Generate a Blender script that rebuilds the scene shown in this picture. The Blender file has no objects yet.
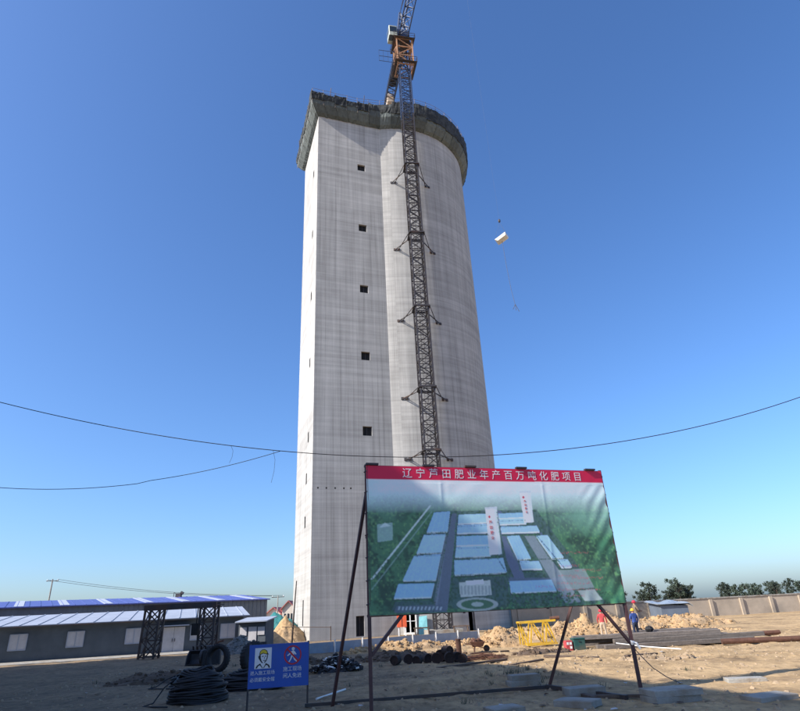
import bpy, math, random
import numpy as np
from mathutils import Vector, Matrix
R = math.radians
random.seed(7)
rng = np.random.default_rng(7)
scene = bpy.context.scene
col = scene.collection

# ------------------------------------------------------------------ camera
cam_d = bpy.data.cameras.new('camera')
cam = bpy.data.objects.new('camera', cam_d)
col.objects.link(cam)
cam_d.sensor_fit = 'HORIZONTAL'
cam_d.sensor_width = 36
cam_d.lens = 36 * 570 / 800
cam_d.clip_start = .1
cam_d.clip_end = 8000
_th, _ro = math.atan2(257, 570), R(2.9)
fw = Vector((0, math.cos(_th), math.sin(_th)))
u0, r0 = Vector((0, -math.sin(_th), math.cos(_th))), Vector((1, 0, 0))
cu = u0 * math.cos(_ro) + r0 * math.sin(_ro)
cr = r0 * math.cos(_ro) - u0 * math.sin(_ro)
m3 = Matrix((cr, cu, -fw)).transposed()
cam.matrix_world = Matrix.Translation((0, 0, 2.145)) @ m3.to_4x4()
scene.camera = cam

# ------------------------------------------------------------------ sky, sun, exposure
SUN_AZ, SUN_EL = R(-116.8), R(35.5)                  # azimuth clockwise from +Y
sdir = Vector((math.sin(SUN_AZ) * math.cos(SUN_EL), math.cos(SUN_AZ) * math.cos(SUN_EL), math.sin(SUN_EL)))
w = bpy.data.worlds.new('World')
scene.world = w
w.use_nodes = True
nt = w.node_tree
nt.nodes.clear()
sky = nt.nodes.new('ShaderNodeTexSky')
sky.sky_type = 'NISHITA'
sky.sun_disc = False
sky.sun_elevation = SUN_EL
sky.sun_rotation = SUN_AZ
sky.altitude = 0
sky.air_density = 1.0
sky.dust_density = 1.5
sky.ozone_density = 8.0
bg = nt.nodes.new('ShaderNodeBackground')
bg.inputs['Strength'].default_value = .128
wo = nt.nodes.new('ShaderNodeOutputWorld')
hsv = nt.nodes.new('ShaderNodeHueSaturation')
hsv.inputs['Saturation'].default_value = 1.06
hsv.inputs['Hue'].default_value = .503
nt.links.new(sky.outputs[0], hsv.inputs['Color'])
nt.links.new(hsv.outputs[0], bg.inputs[0])
nt.links.new(bg.outputs[0], wo.inputs[0])
sun_d = bpy.data.lights.new('sun', 'SUN')
sun_d.energy = 4.3
sun_d.angle = R(.53)
sun_d.color = (1, .94, .86)
sun = bpy.data.objects.new('sun', sun_d)
col.objects.link(sun)
sun.location = sdir * 300
sun.rotation_euler = sdir.to_track_quat('Z', 'Y').to_euler()
vs = scene.view_settings
vs.view_transform = 'Standard'
vs.look = 'None'
vs.exposure = .88
vs.gamma = 1
vs.use_curve_mapping = False

# ------------------------------------------------------------------ materials
def srgb(h):
    c = [int(h[i:i + 2], 16) / 255 for i in (0, 2, 4)]
    return tuple(x / 12.92 if x <= .04045 else ((x + .055) / 1.055) ** 2.4 for x in c)

def mat(name, c, rough=.8, var=.25, scale=3., metal=0., bump=0., bscale=None, rnd=.0, stretch=(1, 1, 1), dirt=None, dirt_amt=.0):
    m = bpy.data.materials.new(name)
    m.use_nodes = True
    n, l = m.node_tree.nodes, m.node_tree.links
    b = n['Principled BSDF']
    b.inputs['Roughness'].default_value = rough
    b.inputs['Metallic'].default_value = metal
    tc = n.new('ShaderNodeTexCoord')
    mp = n.new('ShaderNodeMapping')
    mp.inputs['Scale'].default_value = stretch
    l.new(tc.outputs['Object'], mp.inputs[0])
    nz = n.new('ShaderNodeTexNoise')
    nz.inputs['Scale'].default_value = scale
    nz.inputs['Detail'].default_value = 5
    nz.inputs['Roughness'].default_value = .65
    l.new(mp.outputs[0], nz.inputs['Vector'])
    mr = n.new('ShaderNodeMapRange')
    mr.inputs[1].default_value = .25
    mr.inputs[2].default_value = .75
    mr.inputs[3].default_value = 1 - var
    mr.inputs[4].default_value = 1 + var
    l.new(nz.outputs[0], mr.inputs[0])
    hs = n.new('ShaderNodeHueSaturation')
    hs.inputs['Color'].default_value = (*c, 1)
    val = mr.outputs[0]
    if rnd:
        oi = n.new('ShaderNodeObjectInfo')
        m2 = n.new('ShaderNodeMapRange')
        m2.inputs[3].default_value = 1 - rnd
        m2.inputs[4].default_value = 1 + rnd
        l.new(oi.outputs['Random'], m2.inputs[0])
        mm = n.new('ShaderNodeMath')
        mm.operation = 'MULTIPLY'
        l.new(val, mm.inputs[0]); l.new(m2.outputs[0], mm.inputs[1])
        val = mm.outputs[0]
    l.new(val, hs.inputs['Value'])
    out = hs.outputs[0]
    if dirt:
        n2 = n.new('ShaderNodeTexNoise')
        n2.inputs['Scale'].default_value = scale * .45
        n2.inputs['Detail'].default_value = 6
        l.new(tc.outputs['Object'], n2.inputs['Vector'])
        r2 = n.new('ShaderNodeMapRange')
        r2.inputs[1].default_value = .48
        r2.inputs[2].default_value = .68
        r2.inputs[4].default_value = dirt_amt
        l.new(n2.outputs[0], r2.inputs[0])
        mx = n.new('ShaderNodeMix')
        mx.data_type = 'RGBA'
        l.new(r2.outputs[0], mx.inputs[0])
        l.new(out, mx.inputs[6])
        mx.inputs[7].default_value = (*dirt, 1)
        out = mx.outputs[2]
    l.new(out, b.inputs['Base Color'])
    if bump:
        nb = n.new('ShaderNodeTexNoise')
        nb.inputs['Scale'].default_value = bscale or scale * 4
        nb.inputs['Detail'].default_value = 4
        l.new(tc.outputs['Object'], nb.inputs['Vector'])
        bp = n.new('ShaderNodeBump')
        bp.inputs['Strength'].default_value = bump
        bp.inputs['Distance'].default_value = .05
        l.new(nb.outputs[0], bp.inputs['Height'])
        l.new(bp.outputs[0], b.inputs['Normal'])
    return m

def concrete_mat():
    m = bpy.data.materials.new('slipformed_concrete')
    m.use_nodes = True
    n, l = m.node_tree.nodes, m.node_tree.links
    b = n['Principled BSDF']
    b.inputs['Roughness'].default_value = .9
    b.inputs['Specular IOR Level'].default_value = .2
    uv = n.new('ShaderNodeUVMap')
    def noise(sx, sy, det=4, rough=.6):
        mp = n.new('ShaderNodeMapping')
        mp.inputs['Scale'].default_value = (sx, sy, 1)
        l.new(uv.outputs[0], mp.inputs[0])
        z = n.new('ShaderNodeTexNoise')
        z.noise_dimensions = '2D'
        z.inputs['Scale'].default_value = 1
        z.inputs['Detail'].default_value = det
        z.inputs['Roughness'].default_value = rough
        l.new(mp.outputs[0], z.inputs['Vector'])
        return z.outputs[0]
    def rng_(x, lo, hi, a, c):
        r = n.new('ShaderNodeMapRange')
        for i, v in enumerate((lo, hi, a, c)): r.inputs[i + 1].default_value = v
        l.new(x, r.inputs[0])
        return r.outputs[0]
    def mul(x, y, op='MULTIPLY'):
        k = n.new('ShaderNodeMath')
        k.operation = op
        for i, v in enumerate((x, y)):
            if isinstance(v, (int, float)): k.inputs[i].default_value = v
            else: l.new(v, k.inputs[i])
        return k.outputs[0]
    streak = noise(1.6, .05)
    fine = noise(5., .1, 4)
    drip = noise(3.2, .035, 2)
    bands = noise(.05, 1.7, 3)
    bands2 = noise(.02, .22, 3)
    bands3 = noise(.12, 5.5, 2)
    damp = noise(.11, .07, 7, .7)
    blot = noise(.35, .3, 6)
    grain = noise(14, 14, 3)
    v = rng_(streak, .3, .7, .87, 1.09)
    v = mul(v, rng_(bands3, .3, .7, .96, 1.035))
    v = mul(v, rng_(drip, .56, .68, 1.0, .84))
    v = mul(v, rng_(damp, .5, .7, 1.02, .88))
    v = mul(v, rng_(fine, .3, .7, .96, 1.035))
    v = mul(v, rng_(bands, .3, .7, .88, 1.09))
    v = mul(v, rng_(bands2, .35, .65, .94, 1.04))
    v = mul(v, rng_(blot, .3, .7, .93, 1.05))
    v = mul(v, rng_(grain, .3, .7, .95, 1.05))
    # formwork seams: narrow vertical marks about every 1.3 m and lift marks about every 1.6 m, broken up by noise
    sx = n.new('ShaderNodeSeparateXYZ')
    l.new(uv.outputs[0], sx.inputs[0])
    fr = mul(mul(sx.outputs[0], 1 / 1.32), 1, 'FLOORED_MODULO')
    ln = rng_(fr, .0, .045, 1, 0)
    ln = mul(ln, rng_(noise(.9, .05, 3), .5, .68, 0, .3))
    v = mul(v, mul(1, ln, 'SUBTRACT'))
    fz = mul(mul(sx.outputs[1], 1 / 1.63), 1, 'FLOORED_MODULO')
    lz = rng_(fz, .0, .05, 1, 0)
    lz = mul(lz, rng_(noise(.1, .5, 3), .44, .62, 0, .2))
    v = mul(v, mul(1, lz, 'SUBTRACT'))
    hs = n.new('ShaderNodeHueSaturation')
    hs.inputs['Color'].default_value = (.43, .415, .385, 1)
    l.new(v, hs.inputs['Value'])
    l.new(hs.outputs[0], b.inputs['Base Color'])
    bp = n.new('ShaderNodeBump')
    bp.inputs['Strength'].default_value = .3
    bp.inputs['Distance'].default_value = .02
    l.new(mul(mul(fine, .6), mul(grain, .4), 'ADD'), bp.inputs['Height'])
    l.new(bp.outputs[0], b.inputs['Normal'])
    return m

def ground_mat():
    m = bpy.data.materials.new('sandy_site_soil')
    m.use_nodes = True
    n, l = m.node_tree.nodes, m.node_tree.links
    b = n['Principled BSDF']
    b.inputs['Roughness'].default_value = .95
    b.inputs['Specular IOR Level'].default_value = .15
    tc = n.new('ShaderNodeTexCoord')
    def noise(s, d=5, r=.6, st=(1, 1, 1)):
        mp = n.new('ShaderNodeMapping')
        mp.inputs['Scale'].default_value = st
        l.new(tc.outputs['Object'], mp.inputs[0])
        z = n.new('ShaderNodeTexNoise')
        z.inputs['Scale'].default_value = s
        z.inputs['Detail'].default_value = d
        z.inputs['Roughness'].default_value = r
        l.new(mp.outputs[0], z.inputs['Vector'])
        return z.outputs[0]
    def ramp(x, stops):
        r = n.new('ShaderNodeValToRGB')
        e = r.color_ramp.elements
        while len(e) < len(stops): e.new(.5)
        for k, (p, c) in zip(e, stops): k.position, k.color = p, (*c, 1)
        l.new(x, r.inputs[0])
        return r.outputs[0]
    def mix(f, a, c, t='MIX'):
        x = n.new('ShaderNodeMix')
        x.data_type = 'RGBA'
        x.blend_type = t
        for i, v in ((0, f), (6, a), (7, c)):
            if isinstance(v, float): x.inputs[i].default_value = v
            elif isinstance(v, tuple): x.inputs[i].default_value = (*v, 1)
            else: l.new(v, x.inputs[i])
        return x.outputs[2]
    base = ramp(noise(.35, 7, .65), [(.3, (.2, .138, .08)), (.46, (.4, .278, .15)), (.6, (.53, .37, .2)), (.75, (.4, .29, .17))])
    sm = ramp(noise(3.5, 6, .7, (1, .6, 1)), [(.3, (.55, .53, .52)), (.5, (.95, .95, .95)), (.7, (1.15, 1.12, 1.08))])
    base = mix(1., base, sm, 'MULTIPLY')
    dp = n.new('ShaderNodeMapRange')
    for i, v in enumerate((.56, .66, 0., .55)): dp.inputs[i + 1].default_value = v
    l.new(noise(.55, 6, .68, (.6, 1.3, 1)), dp.inputs[0])
    base = mix(dp.outputs[0], base, mix(1., (.2, .135, .088), sm, 'MULTIPLY'))
    # soil tone painted darker for the yard's shade (negative X), fading with a ragged edge
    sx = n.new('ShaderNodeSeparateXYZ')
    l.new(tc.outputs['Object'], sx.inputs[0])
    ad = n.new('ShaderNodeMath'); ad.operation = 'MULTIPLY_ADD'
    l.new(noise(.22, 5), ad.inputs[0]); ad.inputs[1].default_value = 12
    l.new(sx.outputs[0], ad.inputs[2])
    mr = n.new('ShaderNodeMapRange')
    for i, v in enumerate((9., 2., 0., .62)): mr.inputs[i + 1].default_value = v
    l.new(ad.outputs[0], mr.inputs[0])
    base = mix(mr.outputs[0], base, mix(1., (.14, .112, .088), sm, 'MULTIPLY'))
    l.new(base, b.inputs['Base Color'])
    bp = n.new('ShaderNodeBump')
    bp.inputs['Strength'].default_value = .8
    bp.inputs['Distance'].default_value = .08
    l.new(noise(4.5, 8, .7), bp.inputs['Height'])
    l.new(bp.outputs[0], b.inputs['Normal'])
    return m

M = dict(
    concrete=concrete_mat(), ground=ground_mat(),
    steel_dark=mat('dark_weathered_steel', (.055, .05, .052), .6, .3, 2, .3, dirt=(.12, .06, .035), dirt_amt=.6),
    steel_blue=mat('dark_blue_paint', (.035, .055, .11), .5, .3, 2),
    mast=mat('dark_brown_mast_steel', (.042, .035, .035), .6, .3, 2, .2, dirt=(.035, .04, .06), dirt_amt=.7),
    orange=mat('faded_orange_paint', (.4, .21, .11), .6, .3, 3, dirt=(.2, .14, .1), dirt_amt=.6),
    cab=mat('pale_cab_paint', (.36, .39, .33), .45, .15, 3),
    glass=mat('dark_glass', (.02, .03, .04), .12, .1, 1),
    dark=mat('dark_interior', (.012, .012, .013), .9, .3, 3),
    cweight=mat('pale_concrete_block', (.45, .36, .28), .9, .2, 2),
    net=mat('black_green_net', (.024, .027, .027), .85, .5, 2.5, rnd=.5, bump=.6, bscale=12, dirt=(.08, .085, .08), dirt_amt=.7),
    netgrey=mat('grey_green_net', (.11, .125, .115), .9, .35, 2, rnd=.25, bump=.5, bscale=10),
    rail=mat('rail_steel', (.2, .16, .14), .6, .3, 3),
    post=mat('oxide_red_steel', (.075, .032, .032), .55, .35, 4, dirt=(.05, .03, .025), dirt_amt=.7),
    header=mat('crimson_print', (.5, .025, .06), .55, .1, 1.5),
    white=mat('white_print', (.78, .76, .76), .6, .06, 2),
    whitep=mat('white_paint', (.72, .72, .7), .6, .12, 2),
    black=mat('black_print', (.015, .015, .018), .6, .1, 2),
    yellow=mat('yellow_print', (.72, .52, .03), .55, .1, 2),
    red=mat('red_print', (.55, .02, .03), .55, .1, 2),
    signblue=mat('blue_sign_print', (.012, .085, .42), .4, .1, 2, dirt=(.03, .09, .3), dirt_amt=.5),
    yelsteel=mat('yellow_painted_steel', (.62, .38, .025), .5, .25, 4, dirt=(.3, .17, .06), dirt_amt=.6),
    rubber=mat('black_rubber', (.012, .012, .014), .75, .4, 5, bump=.5),
    cable=mat('black_cable', (.012, .013, .017), .6, .4, 4),
    rust=mat('rusty_iron', (.1, .045, .028), .85, .4, 4, bump=.4, rnd=.3),
    rustdark=mat('dark_rusty_strip', (.035, .02, .016), .85, .5, 5, bump=.5, rnd=.4),
    pipe=mat('grey_brown_timber', (.13, .11, .095), .85, .35, 3, rnd=.3, stretch=(1, 1, 6), bump=.3),
    slab=mat('grey_precast_concrete', (.32, .305, .27), .9, .18, 4, bump=.5, bscale=30, rnd=.12, dirt=(.2, .155, .11), dirt_amt=.8),
    sand=mat('ochre_rubble', (.42, .275, .14), .95, .4, 1.6, bump=1., bscale=9, dirt=(.24, .18, .12), dirt_amt=.7),
    darksoil=mat('dark_loam', (.13, .088, .058), .95, .45, 1.8, bump=1., bscale=8, dirt=(.06, .045, .035), dirt_amt=.7),
    gravel=mat('grey_gravel_heap', (.2, .19, .175), .95, .4, 4, bump=1., bscale=12),
    tarp=mat('teal_tarpaulin', (.02, .16, .16), .6, .35, 1.2, bump=.6, bscale=5),
    teal=mat('teal_sheet', (.17, .42, .44), .5, .2, 2),
    redbox=mat('orange_red_cabinet', (.6, .1, .035), .5, .15, 3),
    green=mat('dark_green_paint', (.012, .075, .068), .6, .3, 3, dirt=(.12, .09, .06), dirt_amt=.7),
    barrier=mat('blue_grey_sheet', (.25, .3, .36), .5, .2, 2, metal=.1, dirt=(.3, .26, .2), dirt_amt=.5),
    roofblue=mat('blue_roof_sheet', (.075, .095, .3), .45, .15, .8),
    skylight=mat('translucent_roof_sheet', (.4, .43, .5), .5, .1, 1),
    cladding=mat('slate_blue_cladding', (.11, .135, .175), .6, .2, .6),
    plaster=mat('grey_green_plaster', (.085, .1, .115), .85, .2, .8),
    annexroof=mat('pale_roof_sheet', (.33, .36, .42), .5, .15, .8),
    palegrey=mat('pale_shutter', (.48, .46, .46), .7, .15, 1.5),
    wallbeige=mat('beige_rendered_wall', (.4, .33, .25), .9, .2, .5, dirt=(.2, .18, .15), dirt_amt=.6, bump=.3),
    housewall=mat('cream_house_wall', (.6, .54, .46), .9, .1, 1),
    houseroof=mat('red_house_roof', (.42, .13, .12), .85, .2, 1),
    warehouse=mat('grey_metal_cladding', (.3, .3, .3), .7, .15, .5),
    bark=mat('bark', (.09, .07, .05), .9, .3, 4),
    leaf=mat('dark_foliage', (.04, .058, .04), .8, .4, 1.2, rnd=.25),
    skin=mat('skin', (.4, .22, .15), .6, .1, 5),
    redcloth=mat('red_shirt', (.4, .05, .055), .85, .2, 6),
    khaki=mat('khaki_trousers', (.42, .33, .24), .9, .2, 6),
    camo=mat('olive_brown_jacket', (.17, .13, .09), .9, .5, 12),
    bluecloth=mat('blue_jacket', (.035, .075, .26), .85, .2, 6),
    navy=mat('navy_trousers', (.02, .03, .06), .9, .2, 6),
    redhelm=mat('red_helmet', (.6, .02, .05), .35, .05, 3),
    yelhelm=mat('yellow_helmet', (.75, .45, .03), .35, .05, 3),
    boot=mat('dark_boot', (.025, .02, .018), .8, .2, 5),
    wire=mat('black_wire', (.015, .015, .016), .6, .1, 3),
    rope=mat('grey_rope', (.07, .07, .08), .7, .1, 3),
    skip=mat('cream_painted_steel', (.72, .68, .58), .5, .1, 2, dirt=(.4, .36, .3), dirt_amt=.4),
    clod=mat('soil_clods', (.32, .235, .15), .95, .35, 2, rnd=0),
    blacklump=mat('black_scrap', (.014, .014, .017), .7, .5, 4),
    plank=mat('old_brown_timber', (.085, .06, .045), .9, .4, 5, rnd=.3),
)

# ------------------------------------------------------------------ mesh helpers
class MB:
    def __init__(s):
        s.v, s.f, s.m, s.uv = [], [], [], []
    def add(s, vs, fs, mi=0):
        o = len(s.v)
        s.v += [tuple(x) for x in vs]
        s.f += [tuple(i + o for i in f) for f in fs]
        s.m += [mi] * len(fs)
        return s
    def box(s, c, size, rz=0, mi=0, rx=0, ry=0):
        h = Vector(size) / 2
        mt = Matrix.Rotation(rz, 3, 'Z') @ Matrix.Rotation(ry, 3, 'Y') @ Matrix.Rotation(rx, 3, 'X')
        vs = [Vector(c) + mt @ Vector((x * h.x, y * h.y, z * h.z)) for z in (-1, 1) for y in (-1, 1) for x in (-1, 1)]
        return s.add(vs, [(0, 2, 3, 1), (4, 5, 7, 6), (0, 1, 5, 4), (2, 6, 7, 3), (0, 4, 6, 2), (1, 3, 7, 5)], mi)
    def bbox(s, c, size, rz=0, mi=0, bev=.02):
        """box with chamfered vertical and top edges"""
        hx, hy, hz = size[0] / 2, size[1] / 2, size[2]
        b = bev
        ring = [(-hx + b, -hy), (hx - b, -hy), (hx, -hy + b), (hx, hy - b), (hx - b, hy), (-hx + b, hy), (-hx, hy - b), (-hx, -hy + b)]
        mt = Matrix.Rotation(rz, 3, 'Z')
        vs = []
        for z, k in ((-hz / 2, 0), (hz / 2 - b, 0), (hz / 2, b)):
            for x, y in ring:
                sx, sy = (hx - k) / hx, (hy - k) / hy
                vs.append(Vector(c) + mt @ Vector((x * sx, y * sy, z)))
        fs = [tuple(reversed(range(8))), tuple(range(16, 24))]
        for r in (0, 8):
            for i in range(8):
                j = (i + 1) % 8
                fs.append((r + i, r + j, r + 8 + j, r + 8 + i))
        return s.add(vs, fs, mi)
    def bar(s, p, q, w_=.1, h_=None, mi=0):
        p, q = Vector(p), Vector(q)
        d = (q - p).normalized()
        a = d.cross(Vector((0, 0, 1)))
        if a.length < 1e-3: a = Vector((1, 0, 0))
        a.normalize()
        b = a.cross(d)
        a *= w_ / 2
        b *= (h_ or w_) / 2
        vs = [p - a - b, p + a - b, p + a + b, p - a + b, q - a - b, q + a - b, q + a + b, q - a + b]
        return s.add(vs, [(0, 3, 2, 1), (4, 5, 6, 7), (0, 1, 5, 4), (1, 2, 6, 5), (2, 3, 7, 6), (3, 0, 4, 7)], mi)
    def tube(s, pts, r, n=8, mi=0, closed=False, caps=True):
        pts = [Vector(p) for p in pts]
        k = len(pts)
        rr = r if isinstance(r, (list, tuple)) else [r] * k
        vs = []
        prev = None
        for i, p in enumerate(pts):
            a = pts[(i + 1) % k] if (closed or i < k - 1) else p
            b = pts[i - 1] if (closed or i > 0) else p
            d = (a - b).normalized()
            if prev is None:
                x = d.cross(Vector((0, 0, 1)))
                if x.length < 1e-3: x = Vector((1, 0, 0))
            else:
                x = prev - d * prev.dot(d)
            x.normalize()
            prev = x
            y = d.cross(x)
            for j in range(n):
                t = 2 * math.pi * j / n
                vs.append(p + (x * math.cos(t) + y * math.sin(t)) * rr[i])
        fs = []
        for i in range(k if closed else k - 1):
            for j in range(n):
                a, b = i * n + j, i * n + (j + 1) % n
                c, d = ((i + 1) % k) * n + (j + 1) % n, ((i + 1) % k) * n + j
                fs.append((a, b, c, d))
        if not closed and caps:
            fs += [tuple(reversed(range(n))), tuple(range((k - 1) * n, k * n))]
        return s.add(vs, fs, mi)
    def lathe(s, prof, c=(0, 0, 0), n=16, mi=0):
        vs = []
        for r_, z in prof:
            for j in range(n):
                t = 2 * math.pi * j / n
                vs.append((c[0] + r_ * math.cos(t), c[1] + r_ * math.sin(t), c[2] + z))
        fs = []
        for i in range(len(prof) - 1):
            for j in range(n):
                fs.append((i * n + j, i * n + (j + 1) % n, (i + 1) * n + (j + 1) % n, (i + 1) * n + j))
        fs.append(tuple(reversed(range(n))))
        fs.append(tuple(range((len(prof) - 1) * n, len(prof) * n)))
        return s.add(vs, fs, mi)
    def blob(s, c, rad, n=8, rough=.2, mi=0, rnd=random):
        """faceted lump"""
        vs, fs = [], []
        rows = max(3, n // 2)
        for i in range(rows + 1):
            ph = math.pi * i / rows
            for j in range(n):
                t = 2 * math.pi * j / n
                k = 1 + rnd.uniform(-rough, rough)
                vs.append((c[0] + rad[0] * k * math.sin(ph) * math.cos(t), c[1] + rad[1] * k * math.sin(ph) * math.sin(t), c[2] + rad[2] * k * math.cos(ph)))
        for i in range(rows):
            for j in range(n):
                fs.append((i * n + j, (i + 1) * n + j, (i + 1) * n + (j + 1) % n, i * n + (j + 1) % n))
        return s.add(vs, fs, mi)
    def mesh(s, name, mats, org=(0, 0, 0), smooth=False):
        me = bpy.data.meshes.new(name)
        o = Vector(org)
        me.from_pydata([tuple(Vector(x) - o) for x in s.v], [], s.f)
        for m_ in (mats if isinstance(mats, (list, tuple)) else [mats]): me.materials.append(M[m_])
        me.polygons.foreach_set('material_index', s.m)
        if smooth: me.polygons.foreach_set('use_smooth', [True] * len(s.f))
        if s.uv:
            lay = me.uv_layers.new(name='UVMap')
            lay.data.foreach_set('uv', [c for f in s.uv for p in f for c in p])
        me.update()
        return me
    def build(s, name, mats, parent=None, org=None, smooth=False):
        if org is None: org = parent_org(parent) if parent else (0, 0, 0)
        ob = bpy.data.objects.new(name, s.mesh(name, mats, org, smooth))
        col.objects.link(ob)
        if parent: ob.parent = parent
        else: ob.location = org
        return ob

def parent_org(p):
    v = Vector((0, 0, 0))
    while p:
        v += p.location
        p = p.parent
    return v

def tag(o, label=None, cat=None, group=None, kind=None):
    if label: o['label'] = label
    if cat: o['category'] = cat
    if group: o['group'] = group
    if kind: o['kind'] = kind
    return o

def empty(name, loc, label, cat, group=None, rz=0):
    o = bpy.data.objects.new(name, None)
    col.objects.link(o)
    o.location = loc
    o.rotation_euler.z = rz
    o.empty_display_size = .3
    return tag(o, label, cat, group)

def inst(me, name, parent, loc, rz=0, rot=None):
    o = bpy.data.objects.new(name, me)
    col.objects.link(o)
    o.parent = parent
    o.location = loc
    o.rotation_euler = rot or (0, 0, rz)
    return o

def copy_tree(o, parent=None):
    c = o.copy()
    col.objects.link(c)
    c.parent = parent
    for ch in list(o.children): copy_tree(ch, c)
    return c

def vnoise(x, y, seed=0):
    """smooth value noise on arrays"""
    x = np.asarray(x, float); y = np.asarray(y, float)
    xi, yi = np.floor(x).astype(int), np.floor(y).astype(int)
    fx, fy = x - xi, y - yi
    fx = fx * fx * (3 - 2 * fx); fy = fy * fy * (3 - 2 * fy)
    def h(a, b):
        n = (a * 374761393 + b * 668265263 + seed * 974711) & 0x7fffffff
        n = ((n ^ (n >> 13)) * 1274126177) & 0x7fffffff
        return ((n ^ (n >> 16)) & 0xffff) / 65535.
    return (h(xi, yi) * (1 - fx) + h(xi + 1, yi) * fx) * (1 - fy) + (h(xi, yi + 1) * (1 - fx) + h(xi + 1, yi + 1) * fx) * fy

def ground_z(x, y):
    x = np.asarray(x, float); y = np.asarray(y, float)
    d = np.hypot(x, y)
    k = np.clip((160 - d) / 90, 0, 1)
    z = .1 * (vnoise(x * .25, y * .25, 1) - .5) + .07 * (vnoise(x * .9, y * .9, 2) - .5) + .045 * (vnoise(x * 2.6, y * 2.6, 3) - .5)
    # two pairs of wheel ruts winding across the yard
    for (ax, ay, bx, by, amp) in ((-9., 12., 16., 33., .1), (-14., 31., 14., 24.5, .085)):
        L2 = math.hypot(bx - ax, by - ay); ux, uy = (bx - ax) / L2, (by - ay) / L2
        t = (x - ax) * ux + (y - ay) * uy; d = (x - ax) * -uy + (y - ay) * ux + 1.1 * np.sin(t * .22)
        for off in (-.85, .85):
            e = d - off
            z = z + (-amp * np.exp(-(e / .2) ** 2) + amp * .55 * np.exp(-((np.abs(e) - .38) / .14) ** 2)) * (.5 + vnoise(x * .5, y * .5, 7)) * np.clip((t + 2) / 3, 0, 1)
    return z * k - .01

def gz(x, y): return float(ground_z(x, y))

# ------------------------------------------------------------------ ground
def axis(lo, hi, step, far):
    a = list(np.arange(lo, hi + 1e-6, step))
    out, s_, p = [], step, hi
    while p < far:
        s_ *= 1.35; p += s_; out.append(p)
    neg, s_, p = [], step, lo
    while p > -far:
        s_ *= 1.35; p -= s_; neg.append(p)
    return np.array(neg[::-1] + a + out)
gx, gy = axis(-26, 24, .22, 3000), axis(9, 62, .22, 3500)
XX, YY = np.meshgrid(gx, gy)
ZZ = ground_z(XX, YY)
me = bpy.data.meshes.new('ground')
nx, ny = len(gx), len(gy)
vv = np.stack([XX.ravel(), YY.ravel(), ZZ.ravel()], 1)
ii = np.arange(nx * ny).reshape(ny, nx)
ff = np.stack([ii[:-1, :-1].ravel(), ii[:-1, 1:].ravel(), ii[1:, 1:].ravel(), ii[1:, :-1].ravel()], 1)
me.from_pydata(vv.tolist(), [], ff.tolist())
me.polygons.foreach_set('use_smooth', [True] * len(ff))
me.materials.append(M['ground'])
g = bpy.data.objects.new('ground', me)
col.objects.link(g)
tag(g, 'sandy brown construction site soil, rutted and dusty', 'ground', kind='structure')

# ------------------------------------------------------------------ tower
A = Vector((-10.47, 63.45)); E1 = Vector((.9438, .3305)); E2 = Vector((-.3305, .9438)); N1 = Vector((.3305, -.9438)); N2 = Vector((-.9438, -.3305))
CC = Vector((-.23, 79.05)); RC = 12.49; LB = 11.93; HT = 74.4
def line_circle(P, d, r):
    q = P - CC
    b = q.dot(d); c = q.dot(q) - r * r
    return -b - math.sqrt(b * b - c)
LF = line_circle(A, E1, RC)                      # front wall length up to the cylinder
Bc = A + E2 * LB
LR = line_circle(Bc, E1, RC)
tower = empty('concrete_tower', (CC.x, CC.y, 0), 'tall bare concrete tower, square shaft joined to a round shell, under construction', 'tower')
torg = (CC.x, CC.y, 0)

def wall_holes(mb, P, d, n, L, z0, z1, holes, depth=.45, u_off=0):
    us = sorted({0, L, *[h[0] for h in holes], *[h[1] for h in holes]})
    zs = sorted({z0, z1, *[h[2] for h in holes], *[h[3] for h in holes]})
    def pt(u, z, k=0):
        q = P + d * u - n * k
        return (q.x, q.y, z)
    for a, b in zip(us, us[1:]):
        for c, e in zip(zs, zs[1:]):
            if any(h[0] <= a and b <= h[1] and h[2] <= c and e <= h[3] for h in holes): continue
            mb.add([pt(a, c), pt(b, c), pt(b, e), pt(a, e)], [(0, 1, 2, 3)])
            mb.uv.append([(a + u_off, c), (b + u_off, c), (b + u_off, e), (a + u_off, e)])
    for a, b, c, e in holes:
        for (q1, q2) in (((a, c), (b, c)), ((b, c), (b, e)), ((b, e), (a, e)), ((a, e), (a, c))):
            mb.add([pt(*q1), pt(*q2), pt(*q2, depth), pt(*q1, depth)], [(0, 1, 2, 3)])
            mb.uv.append([(q1[0], q1[1]), (q2[0], q2[1]), (q2[0] + .4, q2[1]), (q1[0] + .4, q1[1])])

ZW = [62.56, 51.64, 41.71, 31.9, 22.07]
front_holes = [(5.93, 7.08, z - .58, z + .58) for z in ZW] + [(4.8, 5.7, .12, 2.05)]
front_holes += [(u - .09, u + .09, 15.15, 15.33) for u in (.65, 1.6, 2.6, 3.6, 4.4)]
side_holes = [(2.9, 3.65, z - .65, z + .65) for z in (62.65, 51.7, 41.55, 31.75, 21.95)] + [(3.7, 4.45, 16.45, 17.75), (4.0, 4.75, 11.5, 12.8), (4.1, 4.75, 1.3, 3.9)]
mb = MB()
wall_holes(mb, A, E1, N1, LF + .6, -.3, HT, front_holes)
wall_holes(mb, Bc, -E2, N2, LB, -.3, HT, [(LB - b, LB - a, c, e) for a, b, c, e in side_holes], u_off=20)
wall_holes(mb, Bc + E1 * (LR + .6), -E1, -N1, LR + .6, -.3, HT, [], u_off=40)
tp = [A, A + E1 * (LF + .6), Bc + E1 * (LR + .6), Bc]
mb.add([(p.x, p.y, HT) for p in tp], [(0, 1, 2, 3)]); mb.uv.append([(p.x, p.y) for p in tp])
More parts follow.
